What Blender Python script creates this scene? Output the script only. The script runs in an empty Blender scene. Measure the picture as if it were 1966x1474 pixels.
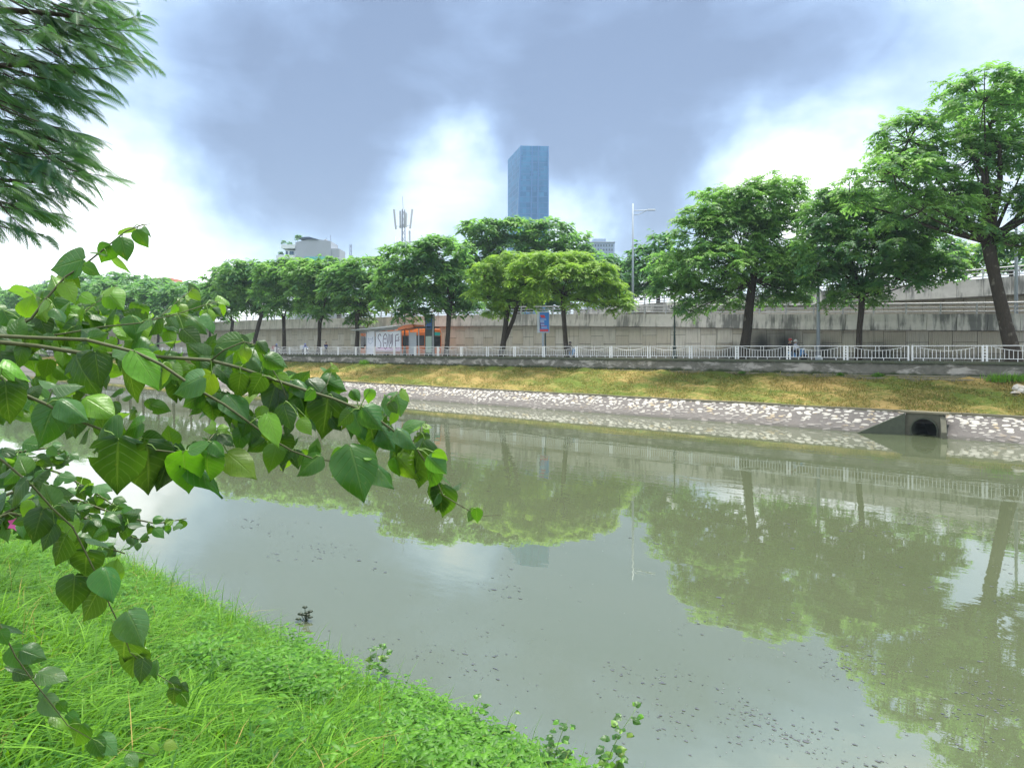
import bpy, math, random
import numpy as np
from mathutils import Vector, Matrix
R = math.radians
rnd = random.Random(7)
rng = np.random.default_rng(7)
SC = bpy.context.scene
COL = SC.collection

# ------------------------------------------------------------------ camera
F, CX, HY, HC = 1420.0, 983.0, 669.0, 4.52      # focal in photo pixels, centre column, horizon row, eye height over the water
cam = bpy.data.cameras.new('camera')
cam.sensor_width = 36.0; cam.lens = 36.0 * F / 1966.0
cam.shift_y = -(737.0 - HY) / 1966.0
cam.clip_start = 0.05; cam.clip_end = 6000
co = bpy.data.objects.new('camera', cam); COL.objects.link(co)
co.location = (0, 0, HC); co.rotation_euler = (R(90), 0, 0)
SC.camera = co

# river frame: s runs to the right along the water, v runs away across it
ANG = math.atan2(-0.6769, 0.7361)
CA, SA = math.cos(ANG), math.sin(ANG)
def riv(s, v, z=0.0): return Vector((CA*s - SA*v, SA*s + CA*v, z))
def P(x, y, Y): return Vector(((x-CX)/F*Y, Y, HC + (HY-y)/F*Y))
def depth(x, v): return v / ((x-CX)/F*0.6769 + 0.7361)
def c2s(x, v):
    Y = depth(x, v); X = (x-CX)/F*Y
    return 0.7361*X - 0.6769*Y
def zz(x, y, v): return HC + (HY-y)/F*depth(x, v)

# ------------------------------------------------------------------ node helpers
def nd(nt, typ, ins=None, **at):
    n = nt.nodes.new('ShaderNode'+typ)
    for k, v in at.items(): setattr(n, k, v)
    for k, v in (ins or {}).items():
        if isinstance(v, bpy.types.NodeSocket): nt.links.new(v, n.inputs[k])
        else: n.inputs[k].default_value = v
    return n
def mth(nt, op, a, b=0.0, c=0.0): return nd(nt, 'Math', {0: a, 1: b, 2: c}, operation=op).outputs[0]
def vm(nt, op, a, b=(0, 0, 0)): return nd(nt, 'VectorMath', {0: a, 1: b}, operation=op)
def noi(nt, vec, scale, detail=4, rough=.55, dist=0.0): return nd(nt, 'TexNoise', {'Vector': vec, 'Scale': scale, 'Detail': detail, 'Roughness': rough, 'Distortion': dist}).outputs['Fac']
def mx(nt, f, a, b, mode='MIX'):
    A = a if isinstance(a, bpy.types.NodeSocket) else (*a, 1)[:4]
    B = b if isinstance(b, bpy.types.NodeSocket) else (*b, 1)[:4]
    return nd(nt, 'MixRGB', {0: f, 1: A, 2: B}, blend_type=mode).outputs[0]
def rmp(nt, f, stops, interp='LINEAR'):
    n = nd(nt, 'ValToRGB', {0: f}); cr = n.color_ramp; cr.interpolation = interp
    while len(cr.elements) < len(stops): cr.elements.new(.5)
    for e, (p, c) in zip(cr.elements, stops):
        e.position = p
        e.color = (*c, 1) if isinstance(c, tuple) else (c, c, c, 1)
    return n.outputs[0]
def sstep(nt, x, a, b): return nd(nt, 'MapRange', {0: x, 1: a, 2: b, 3: 0.0, 4: 1.0}, interpolation_type='SMOOTHSTEP').outputs[0]
def pos(nt): return nd(nt, 'NewGeometry').outputs['Position']
def rpos(nt): return nd(nt, 'VectorRotate', {'Vector': pos(nt), 'Angle': -ANG}, rotation_type='Z_AXIS').outputs[0]
def scl(nt, v, s): return vm(nt, 'MULTIPLY', v, s).outputs[0]
MATS = {}
def mat(name, fn):
    m = bpy.data.materials.new(name); m.use_nodes = True; nt = m.node_tree; nt.nodes.clear()
    out = nd(nt, 'OutputMaterial'); sh = fn(nt)
    nt.links.new(sh, out.inputs['Surface']); MATS[name] = m
    return m
def pbr(nt, col, rough=.7, spec=.4, bump=None, bstr=.3, bdist=.02, metal=0.0, **kw):
    ins = {'Base Color': col if isinstance(col, bpy.types.NodeSocket) else (*col, 1), 'Roughness': rough, 'Specular IOR Level': spec, 'Metallic': metal}
    ins.update(kw)
    if bump is not None:
        ins['Normal'] = nd(nt, 'Bump', {'Height': bump, 'Strength': bstr, 'Distance': bdist}).outputs[0]
    return nd(nt, 'BsdfPrincipled', ins).outputs[0]

# ------------------------------------------------------------------ sky and sun
EXPO = 2.28
SUN_EL, SUN_AZ = R(74), R(35)                   # azimuth from +Y, negative = to the left of the view
sdir = Vector((math.sin(SUN_AZ)*math.cos(SUN_EL), math.cos(SUN_AZ)*math.cos(SUN_EL), math.sin(SUN_EL)))
w = bpy.data.worlds.new('World'); SC.world = w; w.use_nodes = True
nt = w.node_tree; nt.nodes.clear()
gen = nd(nt, 'TexCoord').outputs['Generated']
wa = nd(nt, 'TexNoise', {'Vector': gen, 'Scale': 4.5, 'Detail': 5.0, 'Roughness': .55}).outputs['Color']
wv = vm(nt, 'ADD', gen, scl(nt, vm(nt, 'SUBTRACT', wa, (.5, .5, .5)).outputs[0], (.27, .27, .27))).outputs[0]
wv = vm(nt, 'NORMALIZE', wv).outputs[0]
blobs = [  # cloud gaps (+) and thick cloud (-): photo column, row, spread in px, weight
    (230, 440, 110, .75), (60, 570, 130, .6), (420, 570, 110, .35), (320, 330, 70, .35), (850, 400, 75, .7), (905, 325, 50, .4), (740, 470, 90, .4),
    (1115, 350, 70, .6), (1085, 430, 80, .5), (1250, 470, 100, .6), (1420, 350, 80, .5), (1560, 360, 100, .75), (1680, 290, 80, .35),
    (1850, 60, 160, .22), (350, 60, 130, .20), (770, 200, 70, .14), (1900, 420, 150, .3),
    (560, 290, 170, -.28), (690, 380, 100, -.28), (430, 180, 120, -.10), (1000, 120, 220, -.30), (1330, 190, 160, -.38), (1120, 230, 110, -.28),
    (1000, 90, 480, -.17), (620, 60, 200, -.12), (480, 330, 120, -.10), (1230, 375, 55, -.42), (1600, 170, 130, -.22), (740, 60, 160, -.12)]
acc = None
for bx, by, bs, bw in blobs:
    d = Vector(((bx-CX)/F, 1, (HY-by)/F)).normalized()
    k = 1.0 / (bs/F)**2
    dt = vm(nt, 'DOT_PRODUCT', wv, tuple(d)).outputs['Value']
    g = mth(nt, 'MULTIPLY', mth(nt, 'POWER', math.e, mth(nt, 'MULTIPLY', mth(nt, 'SUBTRACT', dt, 1.0), k)), bw*(.62 if bw > 0 else .95))
    acc = g if acc is None else mth(nt, 'ADD', acc, g)
el = nd(nt, 'SeparateXYZ', {0: gen}).outputs['Z']
lay = scl(nt, gen, (1.0, 1.0, 2.2))
n1 = noi(nt, lay, 2.6, 6, .55, .4)
n2 = noi(nt, lay, 5.2, 8, .62, .8)
low = mth(nt, 'SUBTRACT', 1.0, sstep(nt, mth(nt, 'ABSOLUTE', el), .0, .16))
dens = mth(nt, 'ADD', acc, mth(nt, 'MULTIPLY_ADD', mth(nt, 'SUBTRACT', n1, .5), 1.05, .57))
dens = mth(nt, 'ADD', dens, mth(nt, 'MULTIPLY', mth(nt, 'SUBTRACT', n2, .5), .50))
dens = mth(nt, 'MULTIPLY_ADD', low, .25, dens)
dens = mth(nt, 'ADD', dens, mth(nt, 'MULTIPLY', sstep(nt, el, .41, .66), .70))
cloud = rmp(nt, dens, [(0.0, (.088, .124, .200)), (.16, (.120, .170, .268)), (.34, (.185, .262, .392)), (.50, (.285, .372, .485)), (.66, (.40, .455, .515)), (.80, (.50, .52, .54)), (.98, (.95, .95, .95))])
SKYS = 0.1
cl = scl(nt, cloud, tuple([2.2/(SKYS * 2**EXPO)]*3))
sky = nd(nt, 'TexSky', sky_type='NISHITA'); sky.sun_disc = False
sky.sun_elevation = SUN_EL; sky.sun_rotation = SUN_AZ
skc = mx(nt, .93, sky.outputs[0], cl)
bg = nd(nt, 'Background', {'Color': skc, 'Strength': SKYS})
nt.links.new(bg.outputs[0], nd(nt, 'OutputWorld').inputs['Surface'])
sl = bpy.data.lights.new('sun', 'SUN'); sl.energy = 1.5; sl.angle = R(28); sl.color = (1.0, .955, .87)
so = bpy.data.objects.new('sun', sl); COL.objects.link(so)
so.rotation_euler = (-sdir).to_track_quat('-Z', 'Y').to_euler(); so.location = (-30, 10, 60)
SC.view_settings.view_transform = 'Standard'; SC.view_settings.look = 'None'
SC.view_settings.exposure = EXPO; SC.view_settings.gamma = 1.0; SC.view_settings.use_curve_mapping = False
SC.cycles.max_bounces = 8; SC.cycles.transparent_max_bounces = 4; SC.cycles.use_denoising = True

# ------------------------------------------------------------------ mesh helpers
def link(name, me, m=None, parent=None):
    o = bpy.data.objects.new(name, me); COL.objects.link(o)
    if m is not None and me is not None and not len(me.materials): me.materials.append(MATS[m] if isinstance(m, str) else m)
    if parent is not None: o.parent = parent
    return o
def empty(name, loc=(0, 0, 0), rz=0.0, parent=None):
    o = link(name, None, None, parent); o.location = loc; o.rotation_euler = (0, 0, rz); o.empty_display_size = .3
    return o
def tag(o, label=None, cat=None, group=None, kind=None):
    for k, v in (('label', label), ('category', cat), ('group', group), ('kind', kind)):
        if v: o[k] = v
    return o
def npmesh(name, V, T, tint=None, smooth=False):
    V = np.ascontiguousarray(V, dtype=np.float32); T = np.ascontiguousarray(T, dtype=np.int32)
    k = T.shape[1]; me = bpy.data.meshes.new(name)
    me.vertices.add(len(V)); me.vertices.foreach_set('co', V.ravel())
    me.loops.add(T.size); me.loops.foreach_set('vertex_index', T.ravel())
    me.polygons.add(len(T)); me.polygons.foreach_set('loop_start', np.arange(0, T.size, k, dtype=np.int32))
    if smooth: me.polygons.foreach_set('use_smooth', np.ones(len(T), dtype=bool))
    me.update(calc_edges=True)
    if tint is not None:
        a = me.attributes.new('tint', 'FLOAT', 'POINT'); a.data.foreach_set('value', np.ascontiguousarray(tint, dtype=np.float32))
    return me
class MB:
    def __init__(s): s.v = []; s.f = []
    def add(s, vs, fs):
        b = len(s.v); s.v += [tuple(p) for p in vs]; s.f += [tuple(i+b for i in f) for f in fs]; return s
    def box(s, x0, x1, y0, y1, z0, z1, M=None):
        vs = [Vector((x, y, z)) for z in (z0, z1) for x, y in ((x0, y0), (x1, y0), (x1, y1), (x0, y1))]
        if M is not None: vs = [M @ p for p in vs]
        return s.add(vs, [(3, 2, 1, 0), (4, 5, 6, 7), (0, 1, 5, 4), (1, 2, 6, 5), (2, 3, 7, 6), (3, 0, 4, 7)])
    def prism(s, prof, a, b, ax='x'):
        """profile of 2-D points extruded from a to b along an axis"""
        n = len(prof)
        def q(t, p): return (t, p[0], p[1]) if ax == 'x' else ((p[0], t, p[1]) if ax == 'y' else (p[0], p[1], t))
        vs = [q(a, p) for p in prof] + [q(b, p) for p in prof]
        return s.add(vs, [tuple(range(n))[::-1], tuple(range(n, 2*n))] + [(i, (i+1) % n, n+(i+1) % n, n+i) for i in range(n)])
    def tube(s, pts, rs, n=6, cap=True):
        pts = [Vector(p) for p in pts]
        if not hasattr(rs, '__len__'): rs = [rs]*len(pts)
        b = len(s.v); up = Vector((0, 0, 1)); prev = None
        for i, p in enumerate(pts):
            t = (pts[min(i+1, len(pts)-1)] - pts[max(i-1, 0)]).normalized()
            if prev is None:
                a = t.cross(up if abs(t.z) < .9 else Vector((1, 0, 0))).normalized()
            else:
                a = (prev - t*prev.dot(t)).normalized()
            prev = a; c = t.cross(a)
            for k in range(n):
                an = 2*math.pi*k/n
                s.v.append(tuple(p + (a*math.cos(an) + c*math.sin(an))*rs[i]))
        for i in range(len(pts)-1):
            for k in range(n):
                s.f.append((b+i*n+k, b+i*n+(k+1) % n, b+(i+1)*n+(k+1) % n, b+(i+1)*n+k))
        if cap:
            s.f.append(tuple(b+k for k in range(n))[::-1]); s.f.append(tuple(b+(len(pts)-1)*n+k for k in range(n)))
        return s
    def ball(s, c, r, nu=10, nv=6, sc=(1, 1, 1)):
        c = Vector(c); b = len(s.v)
        s.v.append(tuple(c + Vector((0, 0, r*sc[2]))))
        for i in range(1, nv):
            th = math.pi*i/nv
            for k in range(nu):
                ph = 2*math.pi*k/nu
                s.v.append(tuple(c + Vector((r*sc[0]*math.sin(th)*math.cos(ph), r*sc[1]*math.sin(th)*math.sin(ph), r*sc[2]*math.cos(th)))))
        s.v.append(tuple(c - Vector((0, 0, r*sc[2])))); e = len(s.v)-1
        for k in range(nu):
            s.f.append((b, b+1+k, b+1+(k+1) % nu))
            for i in range(nv-2):
                q = b+1+i*nu
                s.f.append((q+k, q+nu+k, q+nu+(k+1) % nu, q+(k+1) % nu))
            q = b+1+(nv-2)*nu
            s.f.append((q+k, e, q+(k+1) % nu))
        return s
    def lathe(s, c, prof, n=12):
        """prof: list of (r, z)"""
        b = len(s.v)
        for r, z in prof:
            for k in range(n):
                an = 2*math.pi*k/n
                s.v.append((c[0]+r*math.cos(an), c[1]+r*math.sin(an), c[2]+z))
        for i in range(len(prof)-1):
            for k in range(n):
                s.f.append((b+i*n+k, b+i*n+(k+1) % n, b+(i+1)*n+(k+1) % n, b+(i+1)*n+k))
        s.f.append(tuple(b+k for k in range(n))[::-1]); s.f.append(tuple(b+(len(prof)-1)*n+k for k in range(n)))
        return s
    def mesh(s, name, smooth=False):
        me = bpy.data.meshes.new(name); me.from_pydata(s.v, [], s.f); me.update()
        if smooth: me.polygons.foreach_set('use_smooth', [True]*len(me.polygons))
        return me
    def build(s, name, m, parent=None, loc=None, rz=None, smooth=False, bevel=0):
        o = link(name, s.mesh(name, smooth), m, parent)
        if loc is not None: o.location = loc
        if rz is not None: o.rotation_euler = (0, 0, rz)
        if bevel:
            b = o.modifiers.new('bevel', 'BEVEL'); b.width = bevel; b.segments = 2; b.limit_method = 'ANGLE'
        return o

# ------------------------------------------------------------------ materials
def leafmat(name, dark, light, trans=.35, tcol=None, rough=.5, spec=.3):
    def fn(nt):
        t = nd(nt, 'Attribute', attribute_name='tint').outputs['Fac']
        c = mx(nt, t, dark, light)
        tc = mx(nt, .75, c, tcol or (.22, .42, .03))
        a = pbr(nt, c, rough, spec)
        b = nd(nt, 'BsdfTranslucent', {'Color': tc}).outputs[0]
        return nd(nt, 'MixShader', {0: trans, 1: a, 2: b}).outputs[0]
    return mat(name, fn)
leafmat('crown_green', (.038, .13, .08), (.23, .40, .09), .50, (.28, .58, .10))
leafmat('crown_bright', (.09, .21, .035), (.26, .42, .055), .46, (.36, .62, .06))
leafmat('crown_far', (.048, .15, .085), (.16, .31, .09), .46, (.22, .50, .10))
leafmat('feather_green', (.010, .070, .066), (.11, .23, .035), .34, (.14, .38, .06))
leafmat('grass_green', (.012, .072, .004), (.145, .33, .02), .34, (.26, .58, .02), .5, .22)
leafmat('weed_green', (.012, .075, .006), (.105, .28, .018), .33, (.22, .56, .02), .45, .28)
leafmat('dry_grass', (.10, .14, .03), (.40, .30, .11), .25, (.36, .34, .08), .8, .1)

def f_bark(nt):
    p = pos(nt); n = noi(nt, scl(nt, p, (1, 1, .25)), 14, 5, .65)
    c = mx(nt, n, (.018, .016, .013), (.085, .07, .055))
    c = mx(nt, sstep(nt, noi(nt, p, 1.7, 3), .58, .72), c, (.16, .15, .12))
    return pbr(nt, c, .9, .15, n, .6, .05)
mat('bark', f_bark)
def f_stem(nt):
    n = noi(nt, pos(nt), 60, 4); return pbr(nt, mx(nt, n, (.035, .05, .02), (.12, .13, .06)), .6, .3, n, .3, .002)
mat('stem', f_stem)
def f_greenstem(nt): return pbr(nt, mx(nt, noi(nt, pos(nt), 40, 2), (.08, .17, .03), (.16, .27, .05)), .5, .3)
mat('green_stem', f_greenstem)

def f_leaf(nt, attr=False):      # large heart shaped leaf; base colour from the object's own colour
    uv = nd(nt, 'UVMap').outputs[0]; sp = nd(nt, 'SeparateXYZ', {0: uv}); u, t = sp.outputs[0], sp.outputs[1]
    a = mth(nt, 'ABSOLUTE', mth(nt, 'MULTIPLY_ADD', u, 2.0, -1.0))
    oi = nd(nt, 'ObjectInfo')
    vein = mth(nt, 'SINE', mth(nt, 'MULTIPLY', mth(nt, 'SUBTRACT', t, mth(nt, 'MULTIPLY', a, .30)), 44.0))
    sv = mth(nt, 'MULTIPLY', sstep(nt, vein, .80, 1.0), .45)
    mid = mth(nt, 'SUBTRACT', 1.0, sstep(nt, a, .02, .07))
    vv = mth(nt, 'MAXIMUM', sv, mid)
    n = noi(nt, uv, 6.0, 4, .6)
    own = oi.outputs['Color']
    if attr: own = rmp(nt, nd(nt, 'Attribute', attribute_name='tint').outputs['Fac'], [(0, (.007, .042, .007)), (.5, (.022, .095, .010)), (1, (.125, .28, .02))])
    base = mx(nt, mth(nt, 'MULTIPLY', n, .5), own, (.02, .07, .01))
    base = mx(nt, mth(nt, 'MULTIPLY', sstep(nt, noi(nt, vm(nt, 'ADD', uv, oi.outputs['Location']).outputs[0], 3.5, 3, .6), .66, .74), .35), base, (.20, .20, .03))
    base = mx(nt, mth(nt, 'MULTIPLY', vv, .22), base, (.20, .30, .09))
    bk = nd(nt, 'NewGeometry').outputs['Backfacing']
    base = mx(nt, bk, base, mx(nt, .35, base, (.16, .30, .08)))
    h = mth(nt, 'SUBTRACT', mth(nt, 'MULTIPLY', n, .4), mth(nt, 'MULTIPLY', vv, .8))
    sh = pbr(nt, base, mth(nt, 'MULTIPLY_ADD', bk, .25, .33), .5, h, .6, .004)
    tr = nd(nt, 'BsdfTranslucent', {'Color': mx(nt, .28, mx(nt, 1.0, base, (2.6, 2.5, 1.0), 'MULTIPLY'), (.30, .55, .02))}).outputs[0]
    return nd(nt, 'MixShader', {0: .34, 1: sh, 2: tr}).outputs[0]
mat('big_leaf', f_leaf); mat('leaf_mass', lambda nt: f_leaf(nt, True))

def f_water(nt):
    rp = rpos(nt)
    n1 = noi(nt, scl(nt, rp, (.35, 1.0, 1.0)), 1.5, 2, .5)
    n2 = noi(nt, scl(nt, rp, (.6, 1.0, 1.0)), 6.0, 2, .5)
    h = mth(nt, 'MULTIPLY_ADD', n2, .18, n1)
    amp = sstep(nt, noi(nt, scl(nt, rp, (.5, 1, 1)), .12, 3, .5), .40, .62)
    silt = noi(nt, scl(nt, rp, (.3, 1, 1)), .35, 4, .6)
    c = mx(nt, silt, (.074, .094, .050), (.094, .112, .066))
    b = nd(nt, 'Bump', {'Height': h, 'Strength': mth(nt, 'MULTIPLY_ADD', amp, .032, .012), 'Distance': .12}).outputs[0]
    return nd(nt, 'BsdfPrincipled', {'Base Color': c, 'Roughness': .012, 'IOR': 3.0, 'Normal': b}).outputs[0]
mat('river_water', f_water)
def f_scum(nt): return pbr(nt, mx(nt, noi(nt, pos(nt), 8, 3), (.035, .042, .052), (.08, .09, .105)), .35, .5)
mat('scum', f_scum)
def f_soil(nt):
    n = noi(nt, pos(nt), 3.0, 6, .65); return pbr(nt, mx(nt, n, (.035, .04, .012), (.10, .115, .035)), .95, .1, n, .8, .06)
mat('soil', f_soil)
def f_bank(nt):
    rp = rpos(nt); n = noi(nt, scl(nt, rp, (.45, 1, 1)), .30, 5, .6); m = noi(nt, rp, 2.6, 6, .72)
    c = mx(nt, m, (.045, .085, .012), (.15, .19, .04))
    st = mx(nt, m, (.17, .12, .035), (.46, .34, .14))
    k = mth(nt, 'MULTIPLY_ADD', m, .5, mth(nt, 'MULTIPLY', n, .9))
    c = mx(nt, sstep(nt, k, .60, .86), c, st)
    c = mx(nt, sstep(nt, noi(nt, rp, 5.5, 4, .7), .62, .72), c, (.03, .035, .012))
    return pbr(nt, c, .95, .1, m, 1.0, .12)
mat('bank_grass', f_bank)
def f_mortar(nt):
    rp = rpos(nt); n = noi(nt, rp, 5.0, 6, .65); m = noi(nt, scl(nt, rp, (.3, 1, 1)), .8, 3)
    c = mx(nt, n, (.09, .083, .076), (.22, .205, .19)); c = mx(nt, mth(nt, 'MULTIPLY', m, .5), c, (.10, .095, .10))
    z = nd(nt, 'SeparateXYZ', {0: rp}).outputs[2]
    c = mx(nt, mth(nt, 'MULTIPLY', mth(nt, 'SUBTRACT', 1.0, sstep(nt, z, .03, .22)), .55), c, (.045, .05, .035))
    return pbr(nt, c, .9, .2, n, .7, .05)
mat('mortar', f_mortar)
def f_stone(nt):
    rp = rpos(nt); n = noi(nt, rp, 4.0, 5, .6); oi = nd(nt, 'ObjectInfo').outputs['Random']
    c = mx(nt, n, (.30, .285, .25), (.66, .64, .585))
    c = mx(nt, sstep(nt, noi(nt, rp, 1.3, 2), .56, .66), c, (.40, .33, .22))
    z = nd(nt, 'SeparateXYZ', {0: rp}).outputs[2]
    mud = mth(nt, 'SUBTRACT', 1.0, sstep(nt, mth(nt, 'ADD', z, mth(nt, 'MULTIPLY', noi(nt, rp, .9, 4, .6), -1.1)), -.34, .10))
    c = mx(nt, mth(nt, 'MULTIPLY', mud, .85), c, (.14, .13, .125))
    return pbr(nt, c, .85, .2, n, .5, .03)
mat('pale_stone', f_stone)
def f_oldwall(nt):   # low embankment wall, mossy top and flaking plaster
    rp = rpos(nt); n = noi(nt, rp, 3.0, 6, .65); z = nd(nt, 'SeparateXYZ', {0: rp}).outputs[2]
    c = mx(nt, n, (.075, .078, .062), (.25, .24, .21))
    fl = sstep(nt, noi(nt, scl(nt, rp, (.55, 1, 1.3)), 1.0, 6, .65, .7), .48, .60)
    c = mx(nt, fl, c, mx(nt, n, (.30, .28, .25), (.52, .50, .46)))
    top = sstep(nt, mth(nt, 'ADD', z, mth(nt, 'MULTIPLY', noi(nt, rp, 2.2, 4), .35)), 3.60, 3.74)
    c = mx(nt, top, c, mx(nt, n, (.055, .068, .048), (.15, .165, .115)))
    bot = mth(nt, 'SUBTRACT', 1.0, sstep(nt, mth(nt, 'ADD', z, mth(nt, 'MULTIPLY', noi(nt, rp, 1.4, 4), -.5)), 2.5, 2.75))
    c = mx(nt, bot, c, (.045, .06, .025))
    return pbr(nt, c, .92, .15, n, .6, .04)
mat('old_wall', f_oldwall)
def f_panel(nt):     # precast wall panels, soot where fires were lit at their foot
    rp = rpos(nt); n = noi(nt, rp, 1.2, 5, .6); oi = nd(nt, 'ObjectInfo').outputs['Random']
    sp = nd(nt, 'SeparateXYZ', {0: rp}); s, z = sp.outputs[0], sp.outputs[2]
    c = mx(nt, n, (.60, .555, .475), (.80, .76, .68))
    c = mx(nt, mth(nt, 'MULTIPLY', oi, .42), c, (.50, .41, .27))
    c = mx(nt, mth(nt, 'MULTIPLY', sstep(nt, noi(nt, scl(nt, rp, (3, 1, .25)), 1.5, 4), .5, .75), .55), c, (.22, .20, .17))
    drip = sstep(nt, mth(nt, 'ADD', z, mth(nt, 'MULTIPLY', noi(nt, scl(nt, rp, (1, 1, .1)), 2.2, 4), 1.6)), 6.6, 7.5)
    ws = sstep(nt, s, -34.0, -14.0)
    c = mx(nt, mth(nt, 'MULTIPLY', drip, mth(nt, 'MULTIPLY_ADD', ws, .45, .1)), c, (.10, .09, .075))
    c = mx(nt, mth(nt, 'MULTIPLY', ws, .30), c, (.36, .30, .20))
    sm = None
    for s0, sw, zt in ((-28.4, 1.6, 6.4), (-26.3, 1.7, 6.35), (-31.2, 1.5, 5.2), (-23.0, 1.2, 5.5), (-18.5, 1.6, 5.2)):
        e = mth(nt, 'DIVIDE', mth(nt, 'SUBTRACT', s, s0), sw)
        g = mth(nt, 'POWER', math.e, mth(nt, 'MULTIPLY', mth(nt, 'MULTIPLY', e, e), -1.0))
        q = mth(nt, 'MULTIPLY', g, mth(nt, 'SUBTRACT', 1.0, sstep(nt, mth(nt, 'ADD', z, mth(nt, 'MULTIPLY', n, .6)), zt-1.0, zt+.9)))
        sm = q if sm is None else mth(nt, 'MAXIMUM', sm, q)
    c = mx(nt, mth(nt, 'MULTIPLY', sm, .93), c, (.022, .028, .03))
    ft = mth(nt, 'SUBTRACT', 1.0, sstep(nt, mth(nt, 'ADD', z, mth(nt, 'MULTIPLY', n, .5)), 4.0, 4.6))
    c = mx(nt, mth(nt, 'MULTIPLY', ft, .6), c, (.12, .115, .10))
    return pbr(nt, c, .9, .2, n, .3, .02)
mat('wall_panel', f_panel)
def f_parapet(nt):
    rp = rpos(nt); n = noi(nt, rp, 2.0, 5, .65); sp = nd(nt, 'SeparateXYZ', {0: rp}); s = sp.outputs[0]
    c = mx(nt, n, (.40, .385, .345), (.64, .62, .57))
    st = noi(nt, scl(nt, rp, (1, 1, .10)), 2.0, 5, .65)
    bl = noi(nt, scl(nt, rp, (.4, 1, .6)), .55, 3)
    k = mth(nt, 'MULTIPLY', sstep(nt, mth(nt, 'MULTIPLY_ADD', bl, .8, st), .82, 1.06), mth(nt, 'MULTIPLY_ADD', sstep(nt, s, -95.0, -25.0), .42, .36))
    c = mx(nt, k, c, (.06, .066, .062))
    return pbr(nt, c, .9, .2, n, .4, .02)
mat('parapet_concrete', f_parapet)
def plain(name, col, rough=.5, spec=.4, metal=0.0, var=.25, scale=6.0):
    def fn(nt):
        n = noi(nt, pos(nt), scale, 4); c = mx(nt, mth(nt, 'MULTIPLY', n, var), col, tuple(x*.45 for x in col))
        return pbr(nt, c, rough, spec, metal=metal)
    return mat(name, fn)
plain('white_paint', (.84, .85, .86), .4, .5, 0, .15, 9)
plain('steel', (.46, .48, .50), .4, .5, .3)
plain('rail_grey', (.40, .41, .42), .45, .5, .2)
plain('pole_grey', (.36, .42, .47), .4, .5, .2)
plain('cast_iron', (.012, .035, .028), .45, .5)
plain('globe_white', (.82, .84, .86), .15, .6, 0, .05)
plain('joint_dark', (.05, .045, .04), .95, .1)
plain('asphalt', (.055, .055, .056), .9, .2, 0, .4, 2)
plain('paving', (.26, .245, .23), .9, .2, 0, .5, 3)
plain('kerb', (.40, .39, .37), .9, .2)
plain('ground_far', (.07, .10, .035), .95, .1, 0, .6, .3)
plain('ledge_concrete', (.24, .225, .16), .95, .1, 0, .7, 3)
plain('wet_concrete', (.15, .15, .11), .85, .3, 0, .9, 5)
plain('dark_concrete', (.085, .10, .07), .85, .3, 0, .9, 5)
plain('pipe_inside', (.03, .032, .03), .9, .2)
plain('orange_paint', (.62, .15, .025), .35, .5, 0, .15)
plain('dark_glass', (.012, .018, .022), .08, .6, 0, .1)
plain('teal_panel', (.03, .38, .34), .3, .5, 0, .1)
plain('pale_green_panel', (.42, .52, .44), .5, .4, 0, .3)
plain('white_panel', (.72, .75, .83), .35, .5, 0, .15)
plain('paint_purple', (.09, .03, .09), .6, .3)
plain('paint_blue', (.12, .22, .38), .6, .3)
plain('pink_wash', (.72, .52, .70), .5, .3)
plain('blue_panel', (.02, .20, .62), .35, .5, 0, .1)
plain('dark_blue_panel', (.012, .05, .16), .3, .5, 0, .1)
plain('red_panel', (.62, .06, .07), .4, .4, 0, .1)
plain('grey_panel', (.48, .53, .58), .4, .5, 0, .15)
plain('sign_line', (.75, .78, .82), .5, .3)
plain('rubber', (.015, .015, .016), .8, .2)
plain('bike_blue', (.12, .30, .58), .3, .5)
plain('bike_grey', (.10, .10, .11), .3, .5)
plain('seat_black', (.02, .02, .02), .6, .3)
plain('chrome', (.6, .6, .6), .25, .5, .9)
plain('helmet_red', (.42, .06, .05), .25, .5); plain('helmet_white', (.75, .74, .70), .25, .5); plain('helmet_black', (.02, .02, .025), .25, .5)
plain('helmet_blue', (.05, .13, .42), .25, .5)
plain('box_red', (.50, .12, .12), .5, .3); plain('box_white', (.75, .77, .8), .5, .3)
plain('render_white', (.72, .78, .80), .6, .3, 0, .2, .6)
plain('render_grey', (.40, .44, .50), .8, .2, 0, .25, .3)
plain('roof_dark', (.07, .10, .16), .7, .3)
plain('turquoise_wall', (.15, .52, .56), .7, .3)
plain('window_dark', (.06, .12, .19), .2, .5)
plain('far_block', (.34, .44, .60), .7, .3, 0, .2, .2)
plain('roof_red', (.38, .14, .09), .8, .2)
plain('mast_grey', (.22, .25, .32), .5, .4)
plain('antenna_pale', (.55, .58, .62), .5, .4)
plain('petal_pink', (.70, .12, .40), .5, .3)
plain('pond_leaf', (.015, .03, .012), .45, .4)
plain('litter', (.62, .58, .50), .7, .3)
plain('fin_blue', (.03, .19, .48), .3, .5)
def f_towerglass(nt):
    p = pos(nt); b = scl(nt, p, (.40, .40, .27)); fl = vm(nt, 'FLOOR', b).outputs[0]
    r = nd(nt, 'TexWhiteNoise', {'Vector': fl}).outputs['Value']
    c = mx(nt, r, (.012, .145, .35), (.03, .225, .47))
    return pbr(nt, c, .35, .22)
mat('tower_glass', f_towerglass)
plain('tower_band', (.03, .19, .46), .35, .5, 0, .2, .05)
def f_mudsoil(nt): 
    n = noi(nt, pos(nt), 6, 5); return pbr(nt, mx(nt, n, (.06, .055, .04), (.14, .125, .09)), .7, .3, n, .5, .03)
mat('mud', f_mudsoil)
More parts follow.
